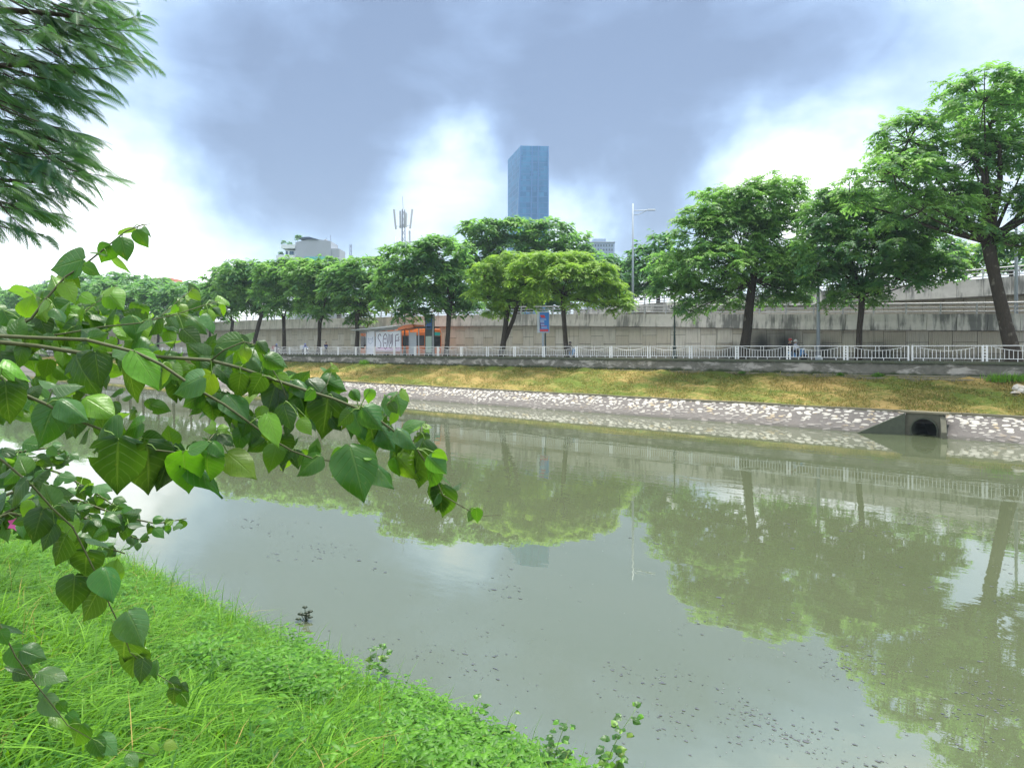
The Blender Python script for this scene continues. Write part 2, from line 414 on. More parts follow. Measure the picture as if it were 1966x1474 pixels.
def clothes(name, top, legs):
    def fn(nt):
        z = nd(nt, 'SeparateXYZ', {0: nd(nt, 'TexCoord').outputs['Object']}).outputs[2]
        c = mx(nt, mth(nt, 'GREATER_THAN', z, .86), legs, top)
        c = mx(nt, mth(nt, 'GREATER_THAN', z, 1.37), c, (.42, .27, .19))
        return pbr(nt, c, .8, .2)
    return mat(name, fn)

# ------------------------------------------------------------------ setting: ground, banks, water
def sheet(name, prof, s0, s1, ds, m, jitter=0.0, kind='structure', seed=1):
    """strip along the river: prof = [(v, z)...]; a few sines give it uneven ground"""
    ns = int((s1-s0)/ds)+1; S = np.linspace(s0, s1, ns); pv = np.array(prof); q = len(prof)
    V = np.zeros((ns, q, 3)); V[:, :, 0] = S[:, None]; V[:, :, 1] = pv[None, :, 0]; V[:, :, 2] = pv[None, :, 1]
    if jitter:
        r = np.random.default_rng(seed)
        for _ in range(10):
            kx, ky, ph = r.uniform(.3, 3.2), r.uniform(.3, 3.2), r.uniform(0, 6.3)
            V[:, 1:-1, 2] += jitter/3.2*np.sin(S[:, None]*kx + pv[None, 1:-1, 0]*ky + ph)
    i = (np.arange(ns-1)[:, None]*q + np.arange(q-1)[None, :]).ravel()
    T = np.stack([i, i+q, i+q+1, i+1], 1)
    o = link(name, npmesh(name, V.reshape(-1, 3), T, smooth=jitter > 0), m); o.rotation_euler = (0, 0, ANG)
    if kind: o['kind'] = kind
    return o, V
water, _ = sheet('water', [(3.0, 0), (43.6, 0)], -900, 400, 50, 'river_water')
def bank_z(v): return 2.95 if v < 0 else 2.95 - (2.95+.10)*v/5.9
nb = [(-60, 3.0), (-20, 3.0), (-6, 3.0), (-1.5, 3.0)] + [(v, bank_z(v)) for v in np.linspace(0, 5.9, 18)] + [(7.5, -.7)]
near_bank, _ = sheet('near_bank', nb, -160, 60, .5, 'soil', .06, seed=3)
STONE_V0, STONE_V1, STONE_Z1 = 42.0, 44.1, 1.12
CUX = 1776; cs = c2s(CUX, 42.9)
slope = math.atan2(STONE_Z1+.35, STONE_V1-41.4)
def slope_z(v): return -.35 + (v-41.4)*math.tan(slope)
rv = MB()
for pl in ([(-320, 41.4), (cs-3.25, 41.4), (cs-3.25, STONE_V1), (-320, STONE_V1)], [(cs-3.25, 41.4), (cs-1.0, 42.95), (cs-1.0, STONE_V1), (cs-3.25, STONE_V1)],
           [(cs-1.0, 43.15), (cs+1.05, 43.15), (cs+1.05, STONE_V1), (cs-1.0, STONE_V1)], [(cs+1.32, 41.4), (60, 41.4), (60, STONE_V1), (cs+1.05, STONE_V1), (cs+1.05, 42.85)]):
    rv.add([(x, y, slope_z(y)) for x, y in pl], [tuple(range(len(pl)))])
revet = rv.build('stone_revetment', 'mortar', None, rz=ANG); revet['kind'] = 'structure'
fb = [(STONE_V1-.02, STONE_Z1-.04)] + [(v, 1.10 + (2.66-1.10)*(v-44.1)/(52.6-44.1)) for v in np.linspace(44.25, 52.6, 22)] + [(53.4, 2.7)]
far_bank, FBV = sheet('far_bank', fb, -320, 60, .7, 'bank_grass', .11, seed=5)
kb = MB(); 
for i in range(110): kb.box(-300+i*3.2+.02, -300+(i+1)*3.2-.02, 43.95, 44.25, STONE_Z1-.1, STONE_Z1+.05+rnd.uniform(-.02, .02))
kerb_o = kb.build('kerb', 'ledge_concrete', revet); kerb_o['kind'] = 'stuff'
pave, _ = sheet('pavement', [(53.45, 3.66), (57.2, 3.66), (57.2, 3.52)], -340, 80, 10, 'paving')
road, _ = sheet('road', [(57.2, 3.54), (64.2, 3.54)], -340, 80, 10, 'asphalt')
ground, _ = sheet('ground', [(64.0, 3.45), (120, 3.45), (1100, 3.45)], -1100, 700, 50, 'ground_far')
lowbed, _ = sheet('river_bed', [(6.5, -1.1), (42, -1.1)], -900, 400, 50, 'mud')
slab, _ = sheet('back_ground', [(-500, 2.9), (-58, 2.9)], -1100, 700, 100, 'ground_far')

# stones set in the revetment
def stone_mesh(seed):
    r = random.Random(seed); n = r.choice((6, 7, 7, 8)); m = MB()
    ang = [2*math.pi*(k + r.uniform(-.3, .3))/n for k in range(n)]; rad = [r.uniform(.75, 1.1) for _ in range(n)]
    for sc, z in ((1.0, -.3), (.97, .12), (.72, .30)):
        for a, q in zip(ang, rad): m.v.append((q*sc*math.cos(a), q*sc*math.sin(a), z + r.uniform(-.04, .04)))
    m.v.append((0, 0, .34))
    for i in range(2):
        for k in range(n): m.f.append((i*n+k, i*n+(k+1) % n, (i+1)*n+(k+1) % n, (i+1)*n+k))
    for k in range(n): m.f.append((2*n+k, 2*n+(k+1) % n, 3*n))
    return m
SM = [stone_mesh(100+i) for i in range(10)]
SMESH = []
for m_ in SM:
    me = m_.mesh('stone'); me.materials.append(MATS['pale_stone']); SMESH.append(me)
spots = []
s = 4.0
for row in range(10):
    v0 = 42.12 + row*.202
    s = -3.5 + rnd.uniform(0, .3)
    while s > -120:
        big = rnd.uniform(.10, .26)*rnd.choice((.8, 1, 1.1))
        if not (-10.2-3.1 < s < -10.2+1.35 and v0 < 43.5 and (s > -11.3 or v0 < 42.2+(s+13.3)*.75)) and rnd.random() < (.35, .45, .58, .66, .74, .8, .84, .86, .88, .88)[row]:
            spots.append((s + rnd.uniform(-.06, .06), v0 + rnd.uniform(-.07, .07), big))
        s -= big*1.8 + .11
def culv_clear(s_, v_): return True
spots.sort(key=lambda q: -q[0])
bulk_v, bulk_f = [], []
for i, (s_, v_, b_) in enumerate(spots):
    M = Matrix.Translation((s_, v_, slope_z(v_))) @ Matrix.Rotation(slope, 4, 'X') @ Matrix.Rotation(rnd.choice((0, math.pi)) + rnd.uniform(-.45, .45), 4, 'Z') @ Matrix.Diagonal((b_*1.08, b_*rnd.uniform(.46, .66), b_*.42, 1))
    if i < 300:
        o = link('stone', SMESH[i % 10], None, revet); o.matrix_local = M
    else:
        m_ = SM[i % 10]; b0 = len(bulk_v)
        bulk_v += [tuple(M @ Vector(p)) for p in m_.v]; bulk_f += [tuple(q+b0 for q in f) for f in m_.f]
mb = MB(); mb.v, mb.f = bulk_v, bulk_f
mb.build('far_stones', 'pale_stone', revet)['kind'] = 'stuff'

# mown grass tufts on the far bank
def blades(base, length, width, bend, tint, lean=None):
    """numpy grass blades: 7 vertices, 5 triangles each"""
    n = len(base); a = rng.uniform(0, 2*np.pi, n)
    d = np.stack([np.cos(a), np.sin(a), np.zeros(n)], 1)
    if lean is not None: d = d*.8 + lean; d /= np.linalg.norm(d, axis=1)[:, None]
    sd = np.stack([-d[:, 1], d[:, 0], np.zeros(n)], 1)
    V = np.zeros((n, 7, 3)); k = 0
    for t, wf in ((0, .8), (.38, 1.0), (.72, .7), (1, 0)):
        c = base + d*(length*bend*t*t)[:, None] + np.array([0, 0, 1.0])*(length*(t - .42*bend*t*t*1.3))[:, None]
        if t < 1:
            V[:, k] = c - sd*(width*wf/2)[:, None]; V[:, k+1] = c + sd*(width*wf/2)[:, None]; k += 2
        else: V[:, 6] = c
    T = np.array([[0, 1, 3], [0, 3, 2], [2, 3, 5], [2, 5, 4], [4, 5, 6]])
    T = (T[None] + (np.arange(n)*7)[:, None, None]).reshape(-1, 3)
    return V.reshape(-1, 3), T, np.repeat(tint, 7)
n = 85000
S = 6.0 - 130*rng.random(n)**1.7; Vv = rng.uniform(44.2, 52.9, n)
zf = np.interp(Vv, [p[0] for p in fb], [p[1] for p in fb]) - .02
pat = .5 + .5*np.sin(S*.55 + 1.3*np.sin(Vv*.5 + S*.13))*np.cos(Vv*.62 + 1.1*np.sin(S*.31))
tint = np.clip(pat*.75 + .05 + rng.normal(0, .25, n), 0, 1)
big = rng.random(n) < .06
V_, T_, t_ = blades(np.stack([S, Vv, zf], 1), np.where(big, rng.uniform(.28, .5, n), rng.uniform(.10, .27, n)), rng.uniform(.02, .045, n), rng.uniform(.5, 1.6, n), tint)
mg = link('mown_grass', npmesh('mown_grass', V_, T_, t_), 'dry_grass'); mg.rotation_euler = (0, 0, ANG); tag(mg, 'mown straw and green grass covering the far bank', 'grass', kind='stuff')

# ------------------------------------------------------------------ embankment wall with coping and ledges
ew = tag(empty('embankment_wall', (0, 0, 0), ANG), 'low mossy concrete retaining wall under the white railing', 'wall')
m = MB(); m.prism([(53.10, 2.3), (53.14, 3.55), (53.7, 3.55), (53.7, 2.3)], -320, 60); m.build('wall_body', 'old_wall', ew)
for i in range(75):
    x1 = 24 - i*4.4
    MB().prism([(53.02, 3.553), (53.01, 3.70), (53.78, 3.71), (53.78, 3.553)], x1-4.38, x1).build('coping_stone', 'old_wall', ew)
for i, (x0, x1, v0, z0) in enumerate([(1960, 1700, 52.5, 2.78), (1690, 1560, 52.6, 2.76), (1900, 1640, 51.9, 2.62), (1640, 1480, 52.2, 2.66), (1550, 1300, 52.6, 2.72), (1460, 1180, 52.7, 2.70)]):
    a, b = c2s(x1, v0), c2s(x0, v0)
    MB().box(a, b, v0, v0+.55, z0-.25, z0+rnd.uniform(-.02, .03)).build('ledge_slab', 'ledge_concrete', ew, bevel=.03)

# ------------------------------------------------------------------ white railing
fence = tag(empty('riverside_railing', (0, 0, 0), ANG), 'long white metal railing with dipping curves on top of the embankment wall', 'railing')
cols = [1891, 1748, 1624, 1514, 1415, 1326, 1246, 1173, 1107, 1044, 988, 936, 886, 841, 797, 757, 719, 683, 649, 617, 586, 556]
FV, FZ = 53.45, 3.72
posts = [c2s(x, FV) for x in cols]
posts = [posts[0]+8.2, posts[0]+4.1] + posts
while posts[-1] > -260: posts.append(posts[-1]-3.77)
gap_posts = {3, 8, 13, 18, 23, 28, 33, 38, 43}
UL = 3.5                                       # unit panel length
def swag(x): 
    q = abs(x)/(UL*.42)
    return None if q > 1 else .66 + .24*q*q
NB = 16
barx = [(-UL/2 + UL*(i+1)/(NB+1)) for i in range(NB)]
def bar_h(x):
    sw = swag(x)
    if sw is None or abs(x) < UL*.055: return .955
    return sw
def panel_frame():
    m = MB(); h = UL/2
    m.box(-h, h, -.025, .025, .955, 1.0); m.box(-h, h, -.02, .02, .15, .185)
    m.box(-h, -h+.045, -.022, .022, .0, .955); m.box(h-.045, h, -.022, .022, .0, .955)
    for q in (-.52, -.14, .16, .55): m.box(q*h*1.3-.018, q*h*1.3+.018, -.018, .018, 0, .15)
    xs = [(-1 + 2*i/14)*UL*.42 for i in range(15)]
    m.tube([(x, 0, swag(x)) for x in xs], .016, 4)
    return m
def add_bar(m, x): m.box(x-.013, x+.013, -.012, .012, .185, bar_h(x))
PF = panel_frame().mesh('railing_panel'); PF.materials.append(MATS['white_paint'])
mfull = panel_frame()
for x in barx: add_bar(mfull, x)
PFULL = mfull.mesh('railing_panel_far'); PFULL.materials.append(MATS['white_paint'])
BAR = {}
for x in barx:
    k = round(bar_h(x), 4)
    if k not in BAR:
        me = MB().box(-.013, .013, -.012, .012, .185, k).mesh('bar'); me.materials.append(MATS['white_paint']); BAR[k] = me
lp = MB()
for q in (-.085, .085): lp.box(q-.03, q+.03, -.032, .032, 0, 1.02)
for i in range(5): lp.box(-.055, .055, -.026, .026, .18+i*.19, .235+i*.19)
LAD = lp.mesh('ladder_post'); LAD.materials.append(MATS['white_paint'])
gp = MB()
for q in (-.10, .10): gp.box(q-.03, q+.03, -.032, .032, 0, 1.02)
GAP = gp.mesh('plain_post'); GAP.materials.append(MATS['white_paint'])
nbars = 0
for i in range(len(posts)-1):
    a, b = posts[i], posts[i+1]; mid = (a+b)/2; L = abs(a-b) - .24
    o = link('ladder_post' if i not in gap_posts else 'post_pair', LAD if i not in gap_posts else GAP, None, fence); o.location = (a, FV, FZ)
    near = i >= 0 and nbars + NB <= 300
    p = link('railing_panel', PF if near else PFULL, None, fence); p.location = (mid, FV, FZ); p.scale = (L/UL, 1, 1)
    p.rotation_euler = (rnd.uniform(-.006, .006), 0, rnd.uniform(-.004, .004))
    if near:
        for x in barx:
            q = link('bar', BAR[round(bar_h(x), 4)], None, p); q.location = (x, 0, 0); nbars += 1

# ------------------------------------------------------------------ concrete ramps
def ramp_table(rows, v):
    t = sorted((c2s(x, v), zz(x, y1, v), zz(x, y2, v)) for x, y1, y2 in rows)
    return [np.array(q) for q in zip(*t)]
WV = 64.0
TS, TT, TB = ramp_table([(1966, 602.5, 636), (1560, 603.5, 634), (1300, 603, 628.5), (1000, 602.5, 626), (880, 605, 627), (600, 612, 631), (500, 614, 633), (300, 623, 637)], WV)
ztop = lambda s: float(np.interp(s, TS, TT)); zbot = lambda s: float(np.interp(s, TS, TB))
lr = tag(empty('lower_ramp_wall', (0, 0, 0), ANG), 'long ribbed concrete panel wall of the lower road ramp behind the pavement', 'wall')
m = MB(); q = [6 - 5*i for i in range(62)]
for a, b in zip(q[:-1], q[1:]):
    vs = [(b, WV+.10, 3.4), (a, WV+.10, 3.4), (a, WV+.6, 3.4), (b, WV+.6, 3.4), (b, WV+.10, zbot(b)+.4), (a, WV+.10, zbot(a)+.4), (a, WV+.6, zbot(a)+.4), (b, WV+.6, zbot(b)+.4)]
    m.add(vs, [(0, 1, 5, 4), (4, 5, 6, 7), (2, 3, 7, 6)])
m.build('wall_core', 'joint_dark', lr)
def rib_panel(w, h, ribs):
    m = MB(); g = .018; x0, x1 = -w/2+g, w/2-g; z0, z1 = g, h-g
    prof = []; nr = ribs; st = (x1-x0)/nr
    for k in range(nr):
        a = x0+k*st; prof += [(a, .0), (a+st*.62, .0), (a+st*.72, .035), (a+st*.90, .035)]
    prof.append((x1, .0)); n = len(prof); b = 0
    for x, y in prof: m.v += [(x, y, z0), (x, y, z1)]
    for k in range(n-1): m.f.append((2*k, 2*k+2, 2*k+3, 2*k+1))
    c = len(m.v); m.v += [(x0, .1, z0), (x1, .1, z0), (x1, .1, z1), (x0, .1, z1)]
    m.f += [(c, 0, 1, c+3), (2*n-2, c+1, c+2, 2*n-1), (1, 2*n-1, c+2, c+3), (0, c, c+1, 2*n-2)]
    return m
PW, PH = 1.62, 1.7
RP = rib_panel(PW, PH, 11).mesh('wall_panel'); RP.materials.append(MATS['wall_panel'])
npan = 0; far_panels = MB(); rp_far = rib_panel(PW, PH, 5)
s = 2.0; k = 0
while s > -215:
    z = 3.3 - (0.0 if k % 2 else .85); top = zbot(s)+.22
    while z < top - .05:
        h = min(PH, top - z)
        if h < .06: break
        if npan < 296:
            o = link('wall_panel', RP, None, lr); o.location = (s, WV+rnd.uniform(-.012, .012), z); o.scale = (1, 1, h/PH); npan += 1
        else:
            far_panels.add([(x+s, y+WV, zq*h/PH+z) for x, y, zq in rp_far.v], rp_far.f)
        z += PH
    s -= PW; k += 1
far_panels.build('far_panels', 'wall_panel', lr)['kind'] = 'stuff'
def parapet_mesh(h):
    m = MB(); L = .99
    m.prism([(-.30, 0), (-.37, .06), (-.26, h*.55), (-.22, h), (.12, h), (.12, 0)], -L, L); return m
PARA = parapet_mesh(1.32).mesh('parapet_segment'); PARA.materials.append(MATS['parapet_concrete'])
def parapets(root, zt, zb, v, s0, s1):
    s = s0
    while s > s1:
        o = link('parapet_segment', PARA, None, root); h = zt(s)-zb(s)
        o.location = (s, v+rnd.uniform(-.012, .012), zb(s)); o.scale = (1, 1, h/1.32)
        o.rotation_euler = (0, -math.atan2(zb(s+1)-zb(s-1), 2.0), 0); s -= 2.01
parapets(lr, ztop, zbot, WV, 4, -210)
RPOST = MB().prism([(-.05, -.02), (.07, -.02), (.16, .45), (.13, .86), (.03, .86), (.02, .45)], -.045, .045).mesh('rail_post'); RPOST.materials.append(MATS['rail_grey'])
def rails(root, zt, v, s0, s1, sp=2.4):
    s = s0
    while s > s1:
        o = link('rail_post', RPOST, None, root); o.location = (s, v-.08, zt(s)); s -= sp
    for dz, r in ((.20, .05), (.50, .05), (.82, .065)):
        pts = [(x, v+.02, zt(x)+dz) for x in np.linspace(s1, s0+2, 60)]
        MB().tube(pts, r, 6).build('rail', 'rail_grey', root, smooth=True)
rails(lr, ztop, WV, 5, -200)
DV = 74.0
m = MB()
for a, b in zip(q[:-1], q[1:]):
    m.add([(b, WV+.13, ztop(b)-.9), (a, WV+.13, ztop(a)-.9), (a, DV, ztop(a)-.9), (b, DV, ztop(b)-.9)], [(0, 1, 2, 3)])
deck = m.build('ramp_road', 'asphalt', None, rz=ANG); deck['kind'] = 'structure'
# the upper ramp, climbing to the right behind
US, UT, UB = ramp_table([(1966, 529, 566), (1800, 542, 575), (1560, 560, 585), (1400, 570, 592), (1300, 578, 597), (1215, 586, 602), (1100, 596, 609)], DV)
uzt = lambda s: float(np.interp(s, US, UT)); uzb = lambda s: float(np.interp(s, US, UB))
ur = tag(empty('upper_ramp_wall', (0, 0, 0), ANG), 'upper concrete ramp wall rising to the right behind the lower ramp railing', 'wall')
m = MB(); q2 = [6 - 3*i for i in range(23)]
for a, b in zip(q2[:-1], q2[1:]):
    vs = [(b, DV+.10, 3.4), (a, DV+.10, 3.4), (a, DV+.6, 3.4), (b, DV+.6, 3.4), (b, DV+.10, uzb(b)+.4), (a, DV+.10, uzb(a)+.4), (a, DV+.6, uzb(a)+.4), (b, DV+.6, uzb(b)+.4)]
    m.add(vs, [(0, 1, 5, 4), (4, 5, 6, 7), (2, 3, 7, 6)])
m.build('wall_core', 'joint_dark', ur)
s = 4.0; k = 0
while s > -58:
    z = 5.0 - (0.0 if k % 2 else .85); top = uzb(s)+.15
    while z < top-.05:
        h = min(PH, top-z); o = link('wall_panel', RP, None, ur); o.location = (s, DV, z); o.scale = (1, 1, h/PH); z += PH
    s -= PW; k += 1
parapets(ur, uzt, uzb, DV, 4, -58)
rails(ur, uzt, DV, 5, -58, 2.6)

# ------------------------------------------------------------------ culvert outlet
cv = tag(empty('culvert_outlet', tuple(riv(cs, 42.75, 0)), ANG), 'round concrete drain outlet with sloping wing walls in the stone bank', 'culvert')
def headwall():
    m = MB(); n = 24; r = .66; zc = .28; hw, z0, z1 = .95, -.5, 1.14
    ring = [(r*math.cos(2*math.pi*k/n), zc + r*math.sin(2*math.pi*k/n)) for k in range(n)]
    def outer(x, z):
        dx, dz = x, z-zc; k = min((hw/abs(dx)) if abs(dx) > 1e-6 else 9e9, ((z1-zc)/dz) if dz > 1e-6 else 9e9, ((z0-zc)/dz) if dz < -1e-6 else 9e9)
        return (dx*k, zc+dz*k)
    for y in (0, .35):
        for x, z in ring: m.v.append((x, y, z))
        for x, z in ring: o = outer(x, z); m.v.append((o[0], y, o[1]))
    for k in range(n):
        j = (k+1) % n
        m.f += [(k, j, n+j, n+k)[::-1], (2*n+k, 2*n+j, 3*n+j, 3*n+k), (n+k, n+j, 3*n+j, 3*n+k)]
    return m
headwall().build('headwall', 'wet_concrete', cv)
m = MB(); n = 24
for y, r in ((-.10, .66), (-.10, .60), (2.6, .60), (2.6, .66)):
    for k in range(n): m.v.append((r*math.cos(2*math.pi*k/n), y, .28+r*math.sin(2*math.pi*k/n)))
for i in range(4):
    for k in range(n): m.f.append((i*n+k, ((i+1) % 4)*n+k, ((i+1) % 4)*n+(k+1) % n, i*n+(k+1) % n))
m.f.append(tuple(2*n+k for k in range(n)))
m.build('pipe', 'dark_concrete', cv, smooth=False)
MB().box(-1.12, 1.12, -.14, .5, 1.143, 1.25).build('cap_slab', 'ledge_concrete', cv, bevel=.02)
def wing(x0, y0, x1, y1, za, zb_, t):
    d = Vector((x1-x0, y1-y0, 0)).normalized(); nn = Vector((-d.y, d.x, 0))*t
    a, b = Vector((x0, y0, 0)), Vector((x1, y1, 0)); m = MB()
    vs = [a+Vector((0, 0, -.5)), b+Vector((0, 0, -.5)), b+Vector((0, 0, zb_)), a+Vector((0, 0, za))]
    vs += [p+nn for p in vs]
    return m.add(vs, [(0, 1, 2, 3), (7, 6, 5, 4), (3, 2, 6, 7), (1, 5, 6, 2), (0, 3, 7, 4), (0, 4, 5, 1)])
wing(-.95, .0, -3.0, -.95, 1.12, .02, .22).build('wing_wall', 'dark_concrete', cv)  # this wing's shaded face is painted in with the darker concrete colour
wing(1.2, -.75, .97, .02, .30, 1.10, .24).build('wing_wall', 'wet_concrete', cv)

# ------------------------------------------------------------------ street furniture
def lamp_arm(m, x0, z0, L, rise, up=1):
    pts = [(x0 + (L*t), 0, z0 + rise*math.sin(t*math.pi/2)) for t in np.linspace(0, 1, 7)]
    m.tube(pts, .045, 5)
def street_lamp(loc, H, label, kind='single', arm=1.9):
    o = tag(empty('street_lamp', loc, 0), label, 'street lamp', 'tall grey street lamps')
    MB().tube([(0, 0, 0), (0, 0, H*.5), (0, 0, H)], [.14, .11, .07], 10).build('pole', 'pole_grey', o, smooth=True)
    MB().lathe((0, 0, 0), [(.24, 0), (.24, .25), (.17, .32)], 10).build('base', 'pole_grey', o)
    for sg in ((1,) if kind == 'single' else (1, -1)):
        if kind == 'double': z, rise = H-.5, .55
        else: z, rise = H-.75, .08
        am = MB(); pts = [(sg*arm*t, 0, z+rise*t*t) for t in np.linspace(0, 1, 6)]; am.tube(pts, .04, 5)
        am.tube([(0, 0, z-.45), (sg*arm*.35, 0, z-.42), (sg*arm*.7, 0, z+rise*.49-.16), (sg*arm*.9, 0, z+rise*.81)], .035, 5)
        am.build('arm', 'pole_grey', o, smooth=True)
        hd = MB(); hd.prism([(-.14, -.03), (-.08, .09), (.08, .09), (.14, -.03), (.06, -.07), (-.06, -.07)], 0, sg*.75)
        hd.build('lamp_head', 'pole_grey', o, loc=(sg*(arm-.1), 0, z+rise))
    return o
def lamp_at(x, ytop, v, zb_, label, kind='single', arm=1.9):
    Y = depth(x, v); p = P(x, ytop, Y); street_lamp((p.x, p.y, zb_), p.z-zb_, label, kind, arm)
lamp_at(1215, 391, 66, ztop(c2s(1215, 66))-.9, 'tall grey street lamp beside the light sky gap, arm to the right', 'single', 1.7)
lamp_at(759, 455, 66, ztop(c2s(759, 66))-.9, 'grey street lamp directly beside the telecom mast, arm to the right', 'single', 2.2)
lamp_at(680, 497, 66, ztop(c2s(680, 66))-.9, 'twin armed street lamp right of the grey rooftop building', 'double', 2.1)
lamp_at(1571, 455, 56.6, 3.66, 'plain grey lamp pole in front of the sooty wall panels', 'single', 1.8)
lamp_at(1951, 340, 66, ztop(c2s(1951, 66))-.9, 'grey lamp pole behind the leaning trunk at the right edge', 'single', 1.8)
def globe_lamp(x, ytop, v, label):
    Y = depth(x, v); p = P(x, ytop, Y); H = p.z-3.66
    o = tag(empty('globe_lamp', (p.x, p.y, 3.66), rnd.random()), label, 'street lamp', 'dark ornate globe lamps')
    MB().lathe((0, 0, 0), [(.26, 0), (.26, .2), (.17, .35), (.14, .9), (.19, .98), (.10, 1.1), (.075, 2.2), (.10, 2.26), (.07, 2.34), (.055, H-1.25), (.11, H-1.18), (.05, H-1.05), (.05, H-.55)], 12).build('post', 'cast_iron', o, smooth=False)
    for k in range(4):
        a = k*math.pi/2 + .4; c, s_ = math.cos(a), math.sin(a)
        MB().tube([(0, 0, H-1.2), (.3*c, .3*s_, H-1.3), (.52*c, .52*s_, H-1.2), (.55*c, .55*s_, H-1.02)], .03, 5).build('bracket', 'cast_iron', o)
        MB().ball((.55*c, .55*s_, H-.80), .23).build('globe', 'globe_white', o, smooth=True)
    MB().ball((0, 0, H-.28), .27).build('globe', 'globe_white', o, smooth=True)
globe_lamp(1295, 563, 56.2, 'dark ornate lamp post with white globes left of the broad bright tree')
globe_lamp(777, 588, 55.2, 'dark ornate lamp post standing before the bus shelter')

# advertising sign
Y = depth(1043, 55.5); p = P(1043, 690, Y)
sg = tag(empty('advert_sign', (p.x, p.y, 3.66), R(-6)), 'blue and red advert light box on a grey post above the railing', 'sign')
h0, h1 = P(1043, 639, Y).z-3.66, P(1043, 598, Y).z-3.66; hw = .60
MB().box(-.13, .07, .02, .18, 0, h0).build('post', 'pole_grey', sg); MB().box(.13, .27, .05, .16, 0, h0).build('post', 'cast_iron', sg)
MB().box(-hw, hw, 0, .30, h0, h1).build('case', 'grey_panel', sg, bevel=.03)
MB().box(-hw+.24, hw-.04, -.012, -.004, h0+.1, h1-.1).build('poster', 'blue_panel', sg)
MB().prism([(-hw+.26, h1-.35), (.10, h1-.35), (.22, h1-.62), (-.05, h1-.62), (-.20, h1-.60)], -.03, -.015, 'y').build('red_band', 'red_panel', sg)
MB().box(-hw+.27, hw-.1, -.03, -.015, h0+.14, h0+.36).build('red_band', 'red_panel', sg)
for i in range(7):
    MB().box(-hw+.30, -hw+.30+rnd.uniform(.35, .7), -.026, -.015, h1-.80-i*.13, h1-.76-i*.13).build('text_line', 'sign_line' if i not in (3, 5) else 'red_panel', sg)
MB().prism([(-hw+.242, h0+.4), (-hw+.242, h1-.7), (-hw+.42, h0+.42)], -.026, -.013, 'y').build('corner_wedge', 'dark_blue_panel', sg)  # dark blue wedge down the poster's left edge

# ------------------------------------------------------------------ bus behind the shelter
BV = 58.2; b0, b1 = c2s(692, BV), c2s(818, BV); BL = b1-b0; BH = 3.35
bus = tag(empty('bus', tuple(riv((b0+b1)/2, BV+1.25, 3.545)), ANG), 'orange city bus with dark windows standing behind the graffiti shelter', 'bus')
hb = BL/2
MB().prism([(-1.25, .32), (-1.25, 2.9), (-1.05, BH), (1.05, BH), (1.25, 2.9), (1.25, .32)], -hb, hb).build('body', 'orange_paint', bus, bevel=.08)
MB().box(-hb+.8, hb-.3, -1.265, -1.253, 1.3, 2.55).build('side_window', 'dark_glass', bus)
for k in range(6):
    x = -hb+1.6+k*(BL-2.6)/6; MB().box(x, x+.1, -1.285, -1.268, 1.25, 2.6).build('window_pillar', 'orange_paint', bus)
MB().box(hb+.005, hb+.03, -1.05, 1.05, 1.15, 2.5).build('windscreen', 'dark_glass', bus)
MB().box(hb+.005, hb+.035, -1.0, 1.0, 2.55, 2.95).build('route_display', 'teal_panel', bus)
MB().box(-hb+.1, -hb+.9, -1.275, -1.256, 1.0, 2.6).build('rear_side_window', 'dark_glass', bus)
for sx in (-hb+2.4, hb-2.4):
    for sy in (-1.2, 1.2):
        wl = empty('wheel', (sx, sy, .48), 0, bus)
        MB().lathe((0, 0, 0), [(.30, -.13), (.48, -.12), (.5, 0), (.48, .12), (.30, .13)], 18).build('tyre', 'rubber', wl).rotation_euler = (R(90), 0, 0)
        MB().lathe((0, 0, 0), [(.29, -.12), (.29, .12)], 14).build('rim', 'steel', wl).rotation_euler = (R(90), 0, 0)
for sy in (-.8, .8): MB().ball((hb, sy, .8), .14, 8, 6, (.5, 1, 1)).build('headlight', 'globe_white', bus)

# bus shelter
SV = 55.9
sh0 = c2s(700, SV); shl = tag(empty('bus_shelter', tuple(riv(sh0, SV, 3.66)), ANG), 'bus shelter with graffiti on white back panels under a sloping frame roof', 'shelter')
X = lambda x: c2s(x, SV)-sh0
Z = lambda x, y: zz(x, y, SV)-3.66
x0, x1, x2, x3, x4 = X(704), X(719), X(721), X(769), X(786)
MB().box(x0, x1, 0, .10, .15, Z(712, 634)).build('back_panel', 'white_panel', shl)
gpn = MB().box(x2, x3, .02, .12, .55, Z(745, 636)).build('back_panel', 'white_panel', shl); gpn['label'] = 'white panel with large graffiti letters'
MB().box(x2+.05, x3-.05, .014, .019, .6, 1.0).build('pink_wash', 'pink_wash', gpn)
for x in (x0-.08, x1+.06, x3+.08, x4, X(804), X(832)): MB().box(x-.05, x+.05, -.05, .05, 0, Z(750, 632)).build('post', 'steel', shl)
strokes = {'S': [[(.75, .85), (.55, 1), (.25, .92), (.18, .72), (.45, .55), (.72, .38), (.7, .12), (.4, 0), (.1, .1)]],
           'O': [[(.5, 1), (.2, .85), (.1, .5), (.2, .12), (.5, -.05), (.8, .12), (.9, .5), (.8, .85), (.5, 1)], [(.4, .72), (.4, .6)], [(.6, .72), (.6, .6)], [(.35, .42), (.5, .34), (.65, .42)]],
           'U': [[(.15, 1), (.12, .4), (.3, .05), (.6, .05), (.8, .35), (.82, 1)], [(.35, .95), (.36, .5), (.5, .3), (.6, .45), (.6, .95)]],
           'E': [[(.85, .95), (.35, .9), (.3, .5), (.3, .05), (.9, 0)], [(.3, .52), (.75, .55)], [(.95, .8), (.75, .7), (.95, .6), (.8, .5)]]}
gw = (x3-x2); gh = Z(745, 636)-.95
